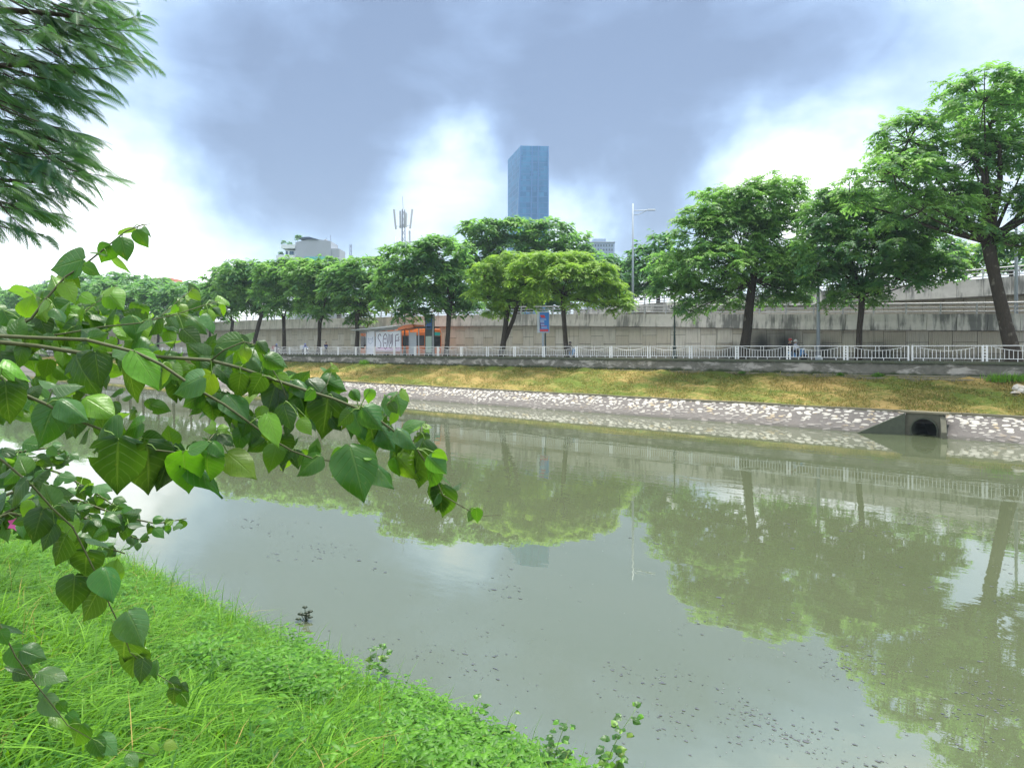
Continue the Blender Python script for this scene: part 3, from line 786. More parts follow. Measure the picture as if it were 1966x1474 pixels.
for i, ch in enumerate('SOUE'):
    m = MB()
    for st in strokes[ch]:
        m.tube([(x2+gw*(.06+.225*i)+px_*gw*.22, .01, .85+pz_*gh*.9) for px_, pz_ in st], .045, 4)
    m.build('graffiti_letter', 'paint_purple', gpn)
m = MB(); fx = (x0+x1)/2
m.tube([(fx-.5, -.01, 2.2), (fx-.42, -.01, 1.6), (fx, -.01, 1.45), (fx+.45, -.01, 1.7), (fx+.5, -.01, 2.3), (fx+.3, -.01, 2.0), (fx, -.01, 2.05), (fx-.3, -.01, 2.0), (fx-.5, -.01, 2.2)], .02, 4)
m.tube([(fx-.2, -.01, 1.85), (fx-.12, -.01, 1.85)], .03, 4); m.tube([(fx+.15, -.01, 1.85), (fx+.22, -.01, 1.85)], .03, 4)
m.build('graffiti_face', 'paint_blue', shl)
ra, rb = Z(690, 634), Z(800, 624)
rf = MB()
rf.tube([(X(688), -1.1, ra), (X(745), -1.1, (ra+rb)/2-.05), (X(806), -1.1, rb+.1)], .06, 6)
rf.tube([(X(688), .3, ra-.35), (X(745), .3, (ra+rb)/2-.5), (X(806), .3, rb-.3)], .06, 6)
rf.build('roof_beam', 'steel', shl)
for k in range(8):
    t = k/7; x = X(690)+(X(800)-X(690))*t; z = ra+(rb-ra)*t
    MB().tube([(x, -1.1, z), (x+.5, .3, z-.38), (x+.55, .35, z-.7)], .04, 5).build('roof_strut', 'steel', shl)
rf2 = MB().add([(X(688), -1.0, ra+.06), (X(806), -1.0, rb+.12), (X(806), .3, rb-.24), (X(688), .3, ra-.3)], [(0, 1, 2, 3)])
rfo = rf2.build('roof_sheet', 'grey_panel', shl); sm_ = rfo.modifiers.new('thick', 'SOLIDIFY'); sm_.thickness = .04
MB().prism([(X(783), Z(783, 634)), (X(812), Z(812, 629)), (X(812), Z(812, 624)), (X(798), Z(798, 624)), (X(783), Z(783, 630))], -1.5, .2, 'y').build('orange_canopy', 'orange_paint', shl)
MB().box(X(792), X(836), -1.3, .6, Z(815, 630), Z(815, 628)).build('flat_canopy', 'cast_iron', shl)
MB().box(X(786), X(799), .0, .06, .2, Z(790, 638)).build('glass_panel', 'grey_panel', shl)
MB().box(x2, x3, -.45, -.05, .38, .46).build('bench', 'steel', shl)
tt = tag(empty('info_totem', tuple(riv(c2s(823, 55.2), 55.2, 3.66)), ANG), 'dark blue bus stop totem with timetable right of the shelter', 'sign')
tw = (c2s(830, 55.2)-c2s(816, 55.2))/2; th = zz(823, 603, 55.2)-3.66
MB().box(-tw, tw, 0, .35, 0, th).build('case', 'cast_iron', tt)
MB().box(-tw+.12, tw-.12, -.02, -.004, th-1.75, th-.25).build('screen', 'dark_blue_panel', tt)
for i in range(6): 
    for j in range(3): MB().box(-tw+.2+j*.36, -tw+.46+j*.36, -.03, -.022, th-1.60+i*.2, th-1.48+i*.2).build('timetable_cell', 'blue_panel', tt)
MB().box(-tw+.2, tw-.2, -.03, -.022, th-.42, th-.30).build('header', 'red_panel', tt)
MB().box(-tw+.15, tw-.1, -.02, -.004, .4, th-2.5).build('lower_panel', 'pale_green_panel', tt)
MB().box(tw+.03, tw+.13, 0, .12, 0, th).build('post', 'steel', tt)

# ------------------------------------------------------------------ motorbikes and riders
def bike(loc, rz, label, paint):
    o = tag(empty('motorbike', loc, rz), label, 'motorbike', 'motorbikes on the road behind the railing')
    for x in (-.62, .62):
        w_ = empty('wheel', (x, 0, .29), 0, o)
        MB().lathe((0, 0, 0), [(.22, -.045), (.28, -.04), (.29, 0), (.28, .04), (.22, .045)], 16).build('tyre', 'rubber', w_).rotation_euler = (R(90), 0, 0)
        MB().lathe((0, 0, 0), [(.21, -.03), (.21, .03)], 12).build('rim', 'chrome', w_).rotation_euler = (R(90), 0, 0)
    m = MB(); m.prism([(-.75, .62), (-.55, .74), (-.1, .70), (.02, .40), (.28, .36), (.40, .42), (.1, .28), (-.2, .26), (-.45, .42)], -.13, .13, 'y'); m.build('body', paint, o, bevel=.03)
    m = MB(); m.prism([(.30, .36), (.42, .34), (.62, .80), (.52, 1.02), (.40, .96)], -.17, .17, 'y'); m.build('front_shield', paint, o, bevel=.03)
    m = MB(); m.prism([(-.78, .73), (-.70, .80), (.05, .78), (.08, .71), (-.4, .70)], -.13, .13, 'y'); m.build('seat', 'seat_black', o, bevel=.03)
    m = MB(); m.prism([(.36, .56), (.5, .62), (.72, .60), (.86, .48), (.72, .56), (.5, .57)], -.07, .07, 'y'); m.build('mudguard', paint, o)
    MB().tube([(.45, -.34, 1.02), (.50, -.15, 1.0), (.50, .15, 1.0), (.45, .34, 1.02)], .02, 6).build('handlebar', 'seat_black', o)
    MB().ball((.60, 0, .93), .09, 8, 6).build('headlight', 'globe_white', o)
    for y in (-.08, .08): MB().tube([(.52, y, .85), (.62, y, .29)], .025, 5).build('fork', 'chrome', o)
    MB().tube([(-.1, -.17, .28), (-.75, -.18, .38)], .045, 7).build('exhaust', 'chrome', o)
    for y in (-.3, .3): MB().tube([(.45, y, 1.03), (.42, y*1.25, 1.22)], .012, 4).ball((.42, y*1.3, 1.26), .06, 6, 4, (.4, 1, .8)).build('mirror', 'seat_black', o)
    return o
def person(loc, rz, label, mt, helmet, pose, group='people on the far pavement and road'):
    J, E, rad = pose
    me = bpy.data.meshes.new('person'); me.from_pydata(J, E, []); me.update()
    o = link('person', me, mt); o.location = loc; o.rotation_euler = (0, 0, rz)
    sk = o.modifiers.new('skin', 'SKIN'); sk.use_smooth_shade = True
    for i, r in enumerate(rad): me.skin_vertices[0].data[i].radius = (r, r)
    me.skin_vertices[0].data[0].use_root = True
    sb = o.modifiers.new('smooth', 'SUBSURF'); sb.levels = 1; sb.render_levels = 1
    hd = Vector(J[4])
    if helmet:
        m = MB(); m.ball(hd+Vector((-.01, 0, .06)), .145, 12, 8, (1.08, .95, .95)); m.v = [(x, y, max(z, hd.z+.0)) for x, y, z in m.v]
        m.build('helmet', helmet, o, smooth=True)
        MB().prism([(.08, hd.z+.03), (.20, hd.z+.01), (.09, hd.z+.05)], -.08, .08, 'y').build('visor', 'seat_black', o)
        MB().ball((hd.x+.09, hd.y, hd.z-.05), .055, 8, 5, (.7, 1, .8)).build('face_mask', 'box_white', o, smooth=True)
    else:
        MB().ball(hd+Vector((-.025, 0, .05)), .115, 10, 6, (1, .95, .9)).build('hair', 'seat_black', o, smooth=True)
    tag(o, label, 'person', group); return o
def ride_pose(dx=0.0, lift=0.0, reach=.42):
    z = lift
    J = [(dx, 0, .80+z), (dx+.02, 0, 1.02+z), (dx+.06, 0, 1.27+z), (dx+.08, 0, 1.38+z), (dx+.11, 0, 1.50+z), (dx+.12, 0, 1.58+z),
         (dx+.06, .18, 1.28+z), (dx+.20, .25, 1.08+z), (dx+reach, .29, 1.03), (dx+.06, -.18, 1.28+z), (dx+.20, -.25, 1.08+z), (dx+reach, -.29, 1.03),
         (dx+.05, .12, .79+z), (dx+.40, .17, .74+z), (dx+.28, .16, .34+z), (dx+.40, .17, .30+z), (dx+.05, -.12, .79+z), (dx+.40, -.17, .74+z), (dx+.28, -.16, .34+z), (dx+.40, -.17, .30+z)]
    E = [(0, 1), (1, 2), (2, 3), (3, 4), (4, 5), (2, 6), (6, 7), (7, 8), (2, 9), (9, 10), (10, 11), (0, 12), (12, 13), (13, 14), (14, 15), (0, 16), (16, 17), (17, 18), (18, 19)]
    rad = [.15, .13, .15, .06, .105, .085, .075, .055, .04, .075, .055, .04, .10, .075, .05, .04, .10, .075, .05, .04]
    return J, E, rad
WALK = ([(0, 0, .92), (0, 0, 1.1), (.01, 0, 1.36), (.02, 0, 1.45), (.04, 0, 1.57), (.045, 0, 1.65), (0, .19, 1.38), (-.05, .25, 1.12), (.12, .24, .95), (0, -.19, 1.38), (.02, -.25, 1.12), (.2, -.22, .98),
         (0, .09, .90), (.12, .10, .50), (.02, .10, .08), (.14, .11, .04), (0, -.09, .90), (.0, -.10, .48), (-.22, -.10, .10), (-.12, -.11, .04)], ride_pose()[1], ride_pose()[2])
def road_at(x, v): s_ = c2s(x, v); p_ = riv(s_, v, 3.545); return tuple(p_)
clothes('clothes_dark_jacket', (.03, .025, .05), (.03, .04, .07)); clothes('clothes_pale_shirt', (.55, .57, .66), (.05, .05, .06))
clothes('clothes_navy', (.03, .05, .16), (.03, .03, .04)); clothes('clothes_blue', (.03, .12, .48), (.04, .04, .05)); clothes('clothes_grey', (.07, .065, .075), (.05, .05, .06))
l1 = road_at(1528, 57.8)
bike(l1, ANG, 'pale blue motorbike carrying two people past the sooty wall', 'bike_blue')
person(l1, ANG, 'rider in pale shirt and white helmet steering before the sooty wall', 'clothes_pale_shirt', 'helmet_white', ride_pose(-.12))
person(l1, ANG, 'passenger in dark jacket and red helmet behind the pale shirted rider', 'clothes_dark_jacket', 'helmet_red', ride_pose(-.55, .10, .30))
l2 = road_at(1095, 57.8)
bike(l2, ANG, 'light blue motorbike right of the slim trunk by the advert sign', 'bike_blue')
person(l2, ANG, 'rider in dark grey jacket and dark helmet beside the slim trunk', 'clothes_grey', 'helmet_black', ride_pose(-.12))
l3 = road_at(586, 58.2)
bike(l3, ANG, 'grey motorbike loaded with a white box between two dark trunks', 'bike_grey')
person(l3, ANG, 'rider in bright blue jacket in front of a white delivery box', 'clothes_blue', 'helmet_blue', ride_pose(-.12))
tag(MB().box(-.28, .28, -.28, .28, 0, .62).build('delivery_box', 'box_white', None, tuple(Vector(l3)+Matrix.Rotation(ANG, 3, 'Z')@Vector((-.72, 0, .82))), ANG, bevel=.03), 'white delivery box on the back of the grey motorbike', 'box')
l4 = road_at(531, 58.2)
bike(l4, ANG, 'grey motorbike loaded with a red box left of the straight trunk', 'bike_grey')
person(l4, ANG, 'rider in navy jacket in front of a red delivery box', 'clothes_navy', 'helmet_blue', ride_pose(-.12))
tag(MB().box(-.25, .25, -.25, .25, 0, .5).build('delivery_box', 'box_red', None, tuple(Vector(l4)+Matrix.Rotation(ANG, 3, 'Z')@Vector((-.72, 0, .82))), ANG, bevel=.03), 'red delivery box on the back of the grey motorbike', 'box')
l5 = riv(c2s(626, 55.0), 55.0, 3.665)
person(tuple(l5), ANG, 'bareheaded person in dark clothes walking right of a crooked trunk', 'clothes_navy', None, WALK)

# ------------------------------------------------------------------ far buildings
def tower():
    Yd = 520.0
    q = lambda x, Y: Vector(((x-CX)/F*Y, Y))
    A, Bt, Bb, C, D, E_ = q(975, 546), q(1000, Yd), q(986, Yd+3), q(1053, 523), q(1052, 556), q(976, 566)
    z = lambda y, Y: HC+(HY-y)/F*Y
    o = tag(empty('glass_tower', (Bt.x, Bt.y, 3.4)), 'tall blue glass office tower with a slanted top behind the trees', 'tower')
    b0 = Vector((Bt.x, Bt.y, 3.4))
    zA, zB, zC = z(307, 546), z(280, Yd), z(281, 523)
    bot = [A, Bb, C, D, E_]; top = [(A, zA), (Bt, zB), (C, zC), (D, zC-1), (E_, zA)]
    vs = [Vector((p_.x, p_.y, 3.4))-b0 for p_ in bot] + [Vector((p_.x, p_.y, h))-b0 for p_, h in top]
    m = MB(); m.add(vs, [(i, (i+1) % 5, 5+(i+1) % 5, 5+i) for i in range(5)] + [(5, 6, 7, 8, 9)]); m.build('curtain_wall', 'tower_glass', o)
    m = MB(); nf = 36
    for i in range(1, nf):
        t = i/nf
        for (p0, p1, u0, u1) in ((0, 1, 5, 6), (1, 2, 6, 7)):
            a = vs[p0].lerp(vs[u0], t); b = vs[p1].lerp(vs[u1], t); nrm = Vector(((b-a).y, -(b-a).x, 0)).normalized()*.05
            h = Vector((0, 0, .55)); m.add([a+nrm, b+nrm, b+nrm+h, a+nrm+h, a, b, b+h, a+h], [(0, 1, 2, 3), (0, 4, 5, 1), (3, 2, 6, 7)])
    m.build('floor_bands', 'tower_band', o)['kind'] = 'stuff'
    for t, wd in ((.42, .5), (.64, .5), (.99, .4), (.01, .5)):
        a = vs[1].lerp(vs[2], t); b = vs[6].lerp(vs[7], t); n_ = Vector((0, -.5, 0))
        MB().add([a+n_+Vector((-wd, 0, 0)), a+n_+Vector((wd, 0, 0)), b+n_+Vector((wd, 0, 0)), b+n_+Vector((-wd, 0, 0)), a+Vector((-wd, 0, 0)), a+Vector((wd, 0, 0)), b+Vector((wd, 0, 0)), b+Vector((-wd, 0, 0))],
                 [(0, 1, 2, 3), (4, 0, 3, 7), (1, 5, 6, 2), (3, 2, 6, 7)]).build('facade_fin', 'fin_blue', o)
    return o
tower()
def bpx(Yd):
    return (lambda x: (x-CX)/F*Yd), (lambda y: HC+(HY-y)/F*Yd)
Yg = 240.0; bx, bz = bpx(Yg)
gb = tag(empty('rooftop_building', (bx(600), Yg, 3.4)), 'grey apartment house with white balcony front and roof garden', 'building')
ox, oz = bx(600), 3.4
def gbox(name, m, xa, xb, ya, yb, y0, y1, parent=None, **k): return MB().box(bx(xa)-ox, bx(xb)-ox, y0, y1, bz(yb)-oz, bz(ya)-oz).build(name, m, parent or gb, **k)
m = MB(); pr = [(bx(567)-ox, bz(640)-oz), (bx(635)-ox, bz(640)-oz), (bx(635)-ox, bz(463)-oz), (bx(600)-ox, bz(458)-oz), (bx(567)-ox, bz(465)-oz)]
m.prism(pr, 0, 10, 'y'); m.build('side_wall', 'render_grey', gb)
gbox('annex', 'render_grey', 635.2, 651, 477, 640, .5, 9)
gbox('front_block', 'render_white', 546, 566.8, 480, 640, 1, 9.5)
gbox('roof_parapet', 'render_white', 540, 567, 470, 477, -.5, 10)
gbox('balcony', 'render_white', 533, 566.8, 491, 498, -1.5, 1)
gbox('balcony', 'render_white', 533, 566.8, 512, 518, -1.5, 1)
for xa, xb in ((547, 551.5), (554, 563)):
    wn = gbox('window', 'render_white', xa, xb, 481, 490, .8, .98); gbox('pane', 'window_dark', xa+.5, xb-.5, 481.6, 489.5, .74, .79, wn)
gbox('band_wall', 'turquoise_wall', 585, 637, 493, 500, -.1, -.005)
MB().prism([(bx(575)-ox, bz(459.5)-oz), (bx(612)-ox, bz(460)-oz), (bx(594)-ox, bz(455)-oz), (bx(582)-ox, bz(455.5)-oz)], -.4, 9, 'y').build('roof', 'roof_dark', gb)
for xa in (619, 627): MB().tube([(bx(xa)-ox, 5, bz(463)-oz), (bx(xa)-ox, 5, bz(447 if xa > 620 else 452)-oz)], .08, 4).build('antenna', 'mast_grey', gb)
MB().box(bx(616)-ox, bx(621)-ox, 4, 5.5, bz(459)-oz, bz(456)-oz).build('water_tank', 'steel', gb)
# roof garden shrubs are added with the trees
Yb = 380.0; bx2, bz2 = bpx(Yb)
fbk = tag(empty('apartment_block', (bx2(1150), Yb, 3.4)), 'distant blue grey apartment block right of the glass tower', 'building')
def fbox(name, m, xa, xb, ya, yb, y0, y1, parent=None): return MB().box(bx2(xa)-bx2(1150), bx2(xb)-bx2(1150), y0, y1, bz2(yb)-3.4, bz2(ya)-3.4).build(name, m, parent or fbk)
fbox('wall', 'far_block', 1128, 1180, 466, 640, 0, 18); fbox('upper_storey', 'far_block', 1139, 1164, 458, 465.9, 1, 14); fbox('roof_edge', 'render_grey', 1126, 1181, 464.5, 466, -.6, 18.5)
for i in range(4):
    for j in range(9):
        wn = fbox('window', 'render_grey', 1131+j*5.3, 1134.2+j*5.3, 469+i*8, 474+i*8, -.25, -.01); fbox('pane', 'window_dark', 1131.5+j*5.3, 1133.8+j*5.3, 469.6+i*8, 473.5+i*8, -.32, -.26, wn)
Yr = 300.0; bx3, bz3 = bpx(Yr)
rb_ = tag(empty('red_roof_house', (bx3(312), Yr, 3.4)), 'red roofed house just showing above the left tree row', 'building')
MB().box(bx3(288)-bx3(312), bx3(330)-bx3(312), 0, 10, 0, bz3(540)-3.4).build('wall', 'render_white', rb_)
MB().prism([(bx3(284)-bx3(312), bz3(539.9)-3.4), (bx3(330)-bx3(312), bz3(539.9)-3.4), (bx3(327)-bx3(312), bz3(533.5)-3.4), (bx3(300)-bx3(312), bz3(534)-3.4)], -.5, 10.5, 'y').build('roof', 'roof_red', rb_)
# telecom masts
def mast(x, ytop, ybase_z, Yd, label, ants):
    p_ = P(x, ytop, Yd); H = p_.z-ybase_z; o = tag(empty('telecom_mast', (p_.x, Yd, ybase_z), .3), label, 'mast', 'masts beyond the trees')
    for k in range(3):
        a = 2*math.pi*k/3; MB().tube([(.55*math.cos(a), .55*math.sin(a), 0), (.28*math.cos(a), .28*math.sin(a), H)], .07, 5).build('mast_leg', 'mast_grey', o)
    m = MB(); nst = int(H/1.1)
    for i in range(nst):
        for k in range(3):
            a, b = 2*math.pi*k/3, 2*math.pi*(k+1)/3; r0 = .55-.27*i/nst; r1 = .55-.27*(i+1)/nst
            m.tube([(r0*math.cos(a), r0*math.sin(a), H*i/nst), (r1*math.cos(b), r1*math.sin(b), H*(i+1)/nst)], .035, 3, False)
    m.build('lattice', 'mast_grey', o)['kind'] = 'stuff'
    if ants:
        for dx, z0, z1, lean in ((-1.2, 3.4, .1, -.35), (-.45, 3.2, .3, -.05), (.2, 3.1, .3, .05), (1.15, 3.2, -.1, .4), (1.1, 6.3, 3.6, 0.0), (-.3, 6.6, 5.7, 0), (.45, 3.0, .6, .1)):
            aa = MB().tube([(dx, rnd.uniform(-.4, .4), H-z0), (dx+lean, 0, H-z1)], .17, 6).build('antenna', 'antenna_pale', o)
            MB().tube([(0, 0, H-z0+.5), (dx, 0, H-z0+.5)], .04, 4).build('bracket', 'mast_grey', o)
        MB().tube([(0, 0, H), (-.1, 0, H+2.2)], .03, 4).build('spike', 'mast_grey', o)
    return o
mast(774, 402, 3.4, 125, 'grey telecom mast crowded with panel antennas above the trees', True)
mast(673, 469, 3.4, 190, 'thin pale lattice mast right of the grey rooftop building', False)
mast(86, 538, 3.4, 220, 'small distant mast above the tree row at far left', True)

# ------------------------------------------------------------------ trees
def frond_arrays(base, d, L, W, droop, tint, serr, rr):
    """base, d: (n,3); returns verts, tris, tint for drooping pinnate fronds"""
    n = len(base); up = np.array([0, 0, 1.0])
    sd = np.cross(d, up); sd /= np.linalg.norm(sd, axis=1)[:, None]+1e-9
    roll = rr.normal(0, .35, n)[:, None]; nrm = np.cross(sd, d); sd = sd*np.cos(roll) + nrm*np.sin(roll)
    cv = lambda t: base + d*(L*t)[:, None] - up*(L*droop*t*t)[:, None]
    if not serr:
        V = np.zeros((n, 7, 3)); k = 0
        for t, wf in ((0, .12), (.35, 1), (.75, .75)):
            c = cv(t); V[:, k] = c - sd*(W*wf/2)[:, None]; V[:, k+1] = c + sd*(W*wf/2)[:, None]; k += 2
        V[:, 6] = cv(1.0)
        T = np.array([[0, 1, 3], [0, 3, 2], [2, 3, 5], [2, 5, 4], [4, 5, 6]]); q = 7
    else:
        K = serr; V = np.zeros((n, K*6, 3)); T = []
        for k in range(K):
            t0 = .08 + .90*k/K; t1 = t0 + 1.0*.90/K; c0, c1 = cv(t0), cv(t1)
            wf = math.sin(math.pi*(.18+.74*(k+.5)/K))
            tipc = cv(min(1.1, t0+.22)) - up*(W*.16*wf)[:, None]
            for j, sg_ in enumerate((-1, 1)):
                o_ = k*6+j*3
                V[:, o_] = c0; V[:, o_+1] = c1; V[:, o_+2] = tipc + sd*(sg_*W*wf*.5)[:, None]
                T.append([o_, o_+1, o_+2])
        T = np.array(T); q = K*6
    T = (T[None] + (np.arange(n)*q)[:, None, None]).reshape(-1, 3)
    return V.reshape(-1, 3), T, np.repeat(tint, q)
def crown_mesh(name, lobes, rr, dens, L, serr, tb=.5, fpp=13):
    """lobes: [(centre, rx, ry, rz)] in local coordinates -> mesh of pads of drooping fronds, and the pads' centres"""
    PB, PT = [], []
    for c, rx, ry, rz in lobes:
        k = max(10, int(dens*(rx*ry + rx*rz + ry*rz)/3*4.2/(L*L)*2.7))
        u = rr.normal(0, 1, (k, 3)); u /= np.linalg.norm(u, axis=1)[:, None]
        u[:, 2] = np.where(u[:, 2] < -.5, -u[:, 2], u[:, 2])
        r = rr.uniform(.3, 1.0, k)**.55*np.where(rr.random(k) < .12, rr.uniform(1.0, 1.28, k), 1)
        PB.append(np.array(c) + u*r[:, None]*np.array([rx, ry, rz])); PT.append(u)
    pb = np.concatenate(PB); pu = np.concatenate(PT); n = len(pb)
    ptint = np.clip(rr.normal(tb, .32, n), 0, 1)
    idx = np.repeat(np.arange(n), fpp); m = len(idx)
    a = np.tile(np.arange(fpp)*2*np.pi/fpp, n) + rr.uniform(0, 6.3, n)[idx] + rr.normal(0, .25, m)
    el_ = rr.uniform(-.15, .55, m)
    d = np.stack([np.cos(a)*np.cos(el_), np.sin(a)*np.cos(el_), np.sin(el_)], 1)
    out = pu.copy(); out[:, 2] *= .3
    d = d + out[idx]*.55; d /= np.linalg.norm(d, axis=1)[:, None]
    base = pb[idx] + rr.normal(0, .16*L, (m, 3))
    ln = L*rr.uniform(.65, 1.25, m)
    V, T, t = frond_arrays(base, d, ln, ln*(.56 if serr else .32), rr.uniform(.25, .75, m), np.clip(ptint[idx] + rr.normal(0, .12, m), 0, 1), serr, rr)
    return npmesh(name, V, T, t), pb
def tree(name, label, group, v, trunk, lobes, seed, dens=1.0, L=.75, serr=0, mt='crown_green', tb=.45, zb=3.6, twigs=0, flat=.62, fpp=13, extra=()):
    """trunk: [(x, y, width px)] from the foot up; lobes: [(x, y, rx, ry)], all in photo pixels at the tree's own distance"""
    rr = np.random.default_rng(seed); r2 = random.Random(seed)
    Yt = depth(trunk[0][0], v); px = Yt/F
    p0 = P(trunk[0][0], trunk[0][1], Yt); root = Vector((p0.x, p0.y, zb))
    o = tag(empty(name, tuple(root)), label, 'tree', group)
    tp = [P(x, y, Yt)-root for x, y, w_ in trunk]; tr = [w_*px/2*.86 for x, y, w_ in trunk]
    tp[0].z = -.05
    m = MB(); pts = [tp[0], tp[0]+Vector((0, 0, .35))] + tp[1:]; rs = [tr[0]*1.45, tr[0]*1.05] + tr[1:]
    wob = [p_ + Vector((r2.uniform(-.03, .03), r2.uniform(-.05, .05), 0)) for p_ in pts]
    m.tube(wob, rs, 9); m.build('trunk', 'bark', o, smooth=True)
    top = tp[-1]; LB = []
    for x, y, rx, ry in lobes:
        dy = r2.uniform(-.75, .75)*min(rx, 90)*px
        c = P(x, y, Yt)-root + Vector((0, dy, 0)); rx *= 1.0 if seed == 11 else 1.1; LB.append((tuple(c), rx*px, max(rx*px*.8, ry*px), ry*px*1.25))
    m = MB()
    for path in extra:
        m.tube([P(x, y, Yt)-root + Vector((0, dy_, 0)) for x, y, dy_, w_ in path], [w_*px/2 for x, y, dy_, w_ in path], 7)
    for c, rx, ry, rz in LB:
        c = Vector(c); st = top.lerp(tp[-2], r2.uniform(0, .25)); mid = st.lerp(c, .5) + Vector((0, 0, -.12*(c-st).length*r2.uniform(.2, 1)))
        pts = []
        for t in np.linspace(0, 1, 6): pts.append(st*(1-t)**2 + mid*2*t*(1-t) + c*t*t + Vector((r2.uniform(-.1, .1), r2.uniform(-.1, .1), r2.uniform(-.08, .08)))*(1 if 0 < t < 1 else 0))
        m.tube(pts, [tr[-1]*f for f in (.46, .34, .25, .17, .11, .05)], 6)
    cm, pads = crown_mesh('crown', LB, rr, dens, L, serr, tb, fpp)
    if twigs:
        for i in rr.choice(len(pads), min(twigs, len(pads)), replace=False):
            pb_ = Vector(pads[i]); j = min(range(len(LB)), key=lambda q_: (Vector(LB[q_][0])-pb_).length); c = Vector(LB[j][0])
            m.tube([c, c.lerp(pb_, .5)-Vector((0, 0, .15)), pb_], [.045, .03, .012], 4, False)
    m.build('branches', 'bark', o, smooth=True)['kind'] = 'stuff'
    link('crown', cm, mt, o)
    return o
ROW = 'trees along the far pavement'
tree('roadside_tree', 'largest tree with a thick leaning trunk at the right edge', ROW, 55.2,
     [(1946, 692, 33), (1930, 620, 28), (1912, 540, 25), (1901, 490, 27), (1897, 458, 30)],
     [(1690, 345, 80, 40), (1640, 380, 40, 26), (1755, 265, 70, 45), (1850, 215, 95, 48), (1945, 215, 100, 50), (1790, 320, 80, 40), (1880, 300, 100, 50), (1980, 300, 90, 55), (1800, 385, 70, 35), (1740, 415, 70, 30), (1900, 385, 80, 38), (1990, 390, 80, 45), (1850, 445, 40, 24), (1950, 460, 40, 24), (1990, 480, 50, 26), (2060, 300, 90, 80), (2090, 420, 80, 60)],
     11, .50, .84, 4, 'crown_green', .52, twigs=260, fpp=14,
     extra=[[(1895, 455, 0, 20), (1865, 430, .4, 16), (1838, 405, .8, 12), (1800, 372, 1.0, 9), (1755, 345, 1.2, 6), (1700, 340, 1.2, 3)], [(1900, 455, 0, 18), (1904, 405, -.3, 14), (1908, 345, -.6, 10), (1903, 290, -.8, 7), (1880, 240, -.8, 3)],
            [(1890, 450, 0, 14), (1880, 400, -.6, 10), (1868, 345, -1, 7), (1840, 290, -1.2, 3)], [(1900, 452, 0, 18), (1935, 440, .2, 15), (1968, 424, .5, 12), (2020, 395, 1, 8), (2060, 340, 1.2, 4)]])
tree('roadside_tree', 'dark crowned tree with a mottled trunk behind the plain lamp pole', ROW, 55.6,
     [(1647, 690, 13), (1650, 640, 12), (1654, 600, 13), (1655, 565, 13)],
     [(1600, 420, 60, 40), (1660, 405, 60, 38), (1720, 430, 60, 40), (1590, 480, 60, 40), (1670, 480, 75, 45), (1750, 490, 60, 40), (1785, 525, 45, 28), (1610, 535, 55, 30), (1700, 540, 60, 34), (1650, 570, 55, 26), (1565, 520, 30, 26), (1600, 375, 30, 18), (1700, 385, 35, 20), (1750, 450, 45, 25)],
     12, .85, .78, 4, 'crown_green', .33, twigs=120)
tree('roadside_tree', 'broad bright green tree with a straight brown trunk left of the plain lamp pole', ROW, 55.4,
     [(1427, 690, 24), (1434, 640, 21), (1440, 580, 19), (1446, 530, 18)],
     [(1400, 400, 60, 40), (1470, 395, 65, 40), (1345, 450, 55, 42), (1420, 455, 75, 45), (1500, 450, 55, 45), (1300, 520, 45, 34), (1365, 520, 65, 42), (1445, 525, 75, 42), (1515, 520, 45, 40), (1290, 555, 32, 20), (1340, 565, 48, 26), (1400, 575, 40, 24), (1500, 565, 45, 28), (1330, 595, 25, 16), (1466, 366, 22, 14), (1535, 560, 28, 22)],
     13, .85, .82, 4, 'crown_green', .66, twigs=120)
tree('roadside_tree', 'young yellow green tree with a slim brown trunk right of the advert sign', ROW, 55.2,
     [(1088, 690, 11), (1085, 640, 10), (1081, 590, 10), (1080, 560, 10)],
     [(1040, 510, 50, 20), (1100, 505, 50, 20), (1080, 540, 55, 24), (1140, 535, 48, 24), (1165, 565, 45, 26), (1190, 590, 30, 18), (1120, 580, 40, 20), (1050, 560, 40, 20), (1010, 530, 30, 18)],
     14, .80, .74, 4, 'crown_bright', .55, twigs=60)
tree('roadside_tree', 'yellow green tree with a forked dark trunk left of the advert sign', ROW, 55.4,
     [(963, 690, 14), (967, 650, 12), (972, 610, 11), (978, 570, 11)],
     [(930, 530, 30, 20), (985, 510, 45, 20), (960, 545, 45, 24), (1010, 545, 40, 22), (935, 570, 32, 20), (990, 580, 40, 22), (950, 598, 28, 13)],
     15, .85, .74, 4, 'crown_bright', .42, twigs=40, extra=[[(968, 655, 0, 9), (985, 615, .1, 8), (998, 570, .3, 7), (1000, 540, .3, 4)]])
tree('roadside_tree', 'dark green tree with a black trunk just right of the bus shelter', ROW, 55.4,
     [(857, 690, 12), (860, 640, 10), (862, 605, 11), (866, 580, 11)],
     [(790, 500, 55, 26), (850, 490, 55, 26), (765, 535, 48, 28), (820, 535, 60, 32), (880, 530, 45, 30), (760, 575, 42, 26), (820, 580, 45, 26), (885, 575, 35, 26), (790, 605, 32, 16), (900, 600, 25, 15), (845, 470, 28, 12), (735, 555, 25, 18)],
     16, .8, .8, 0, 'crown_green', .35, twigs=40, extra=[[(863, 605, 0, 8), (845, 580, .3, 6), (825, 560, .5, 4)]])
tree('roadside_tree', 'round crowned tree with a dark trunk just left of the bus shelter', ROW, 55.4,
     [(684, 690, 11), (686, 640, 9), (685, 615, 10), (688, 595, 9)],
     [(660, 533, 47, 24), (705, 523, 47, 24), (645, 560, 35, 24), (690, 560, 45, 28), (735, 555, 28, 24), (670, 590, 34, 18), (715, 590, 32, 18), (690, 612, 28, 12)],
     17, .8, .85, 0, 'crown_green', .42)
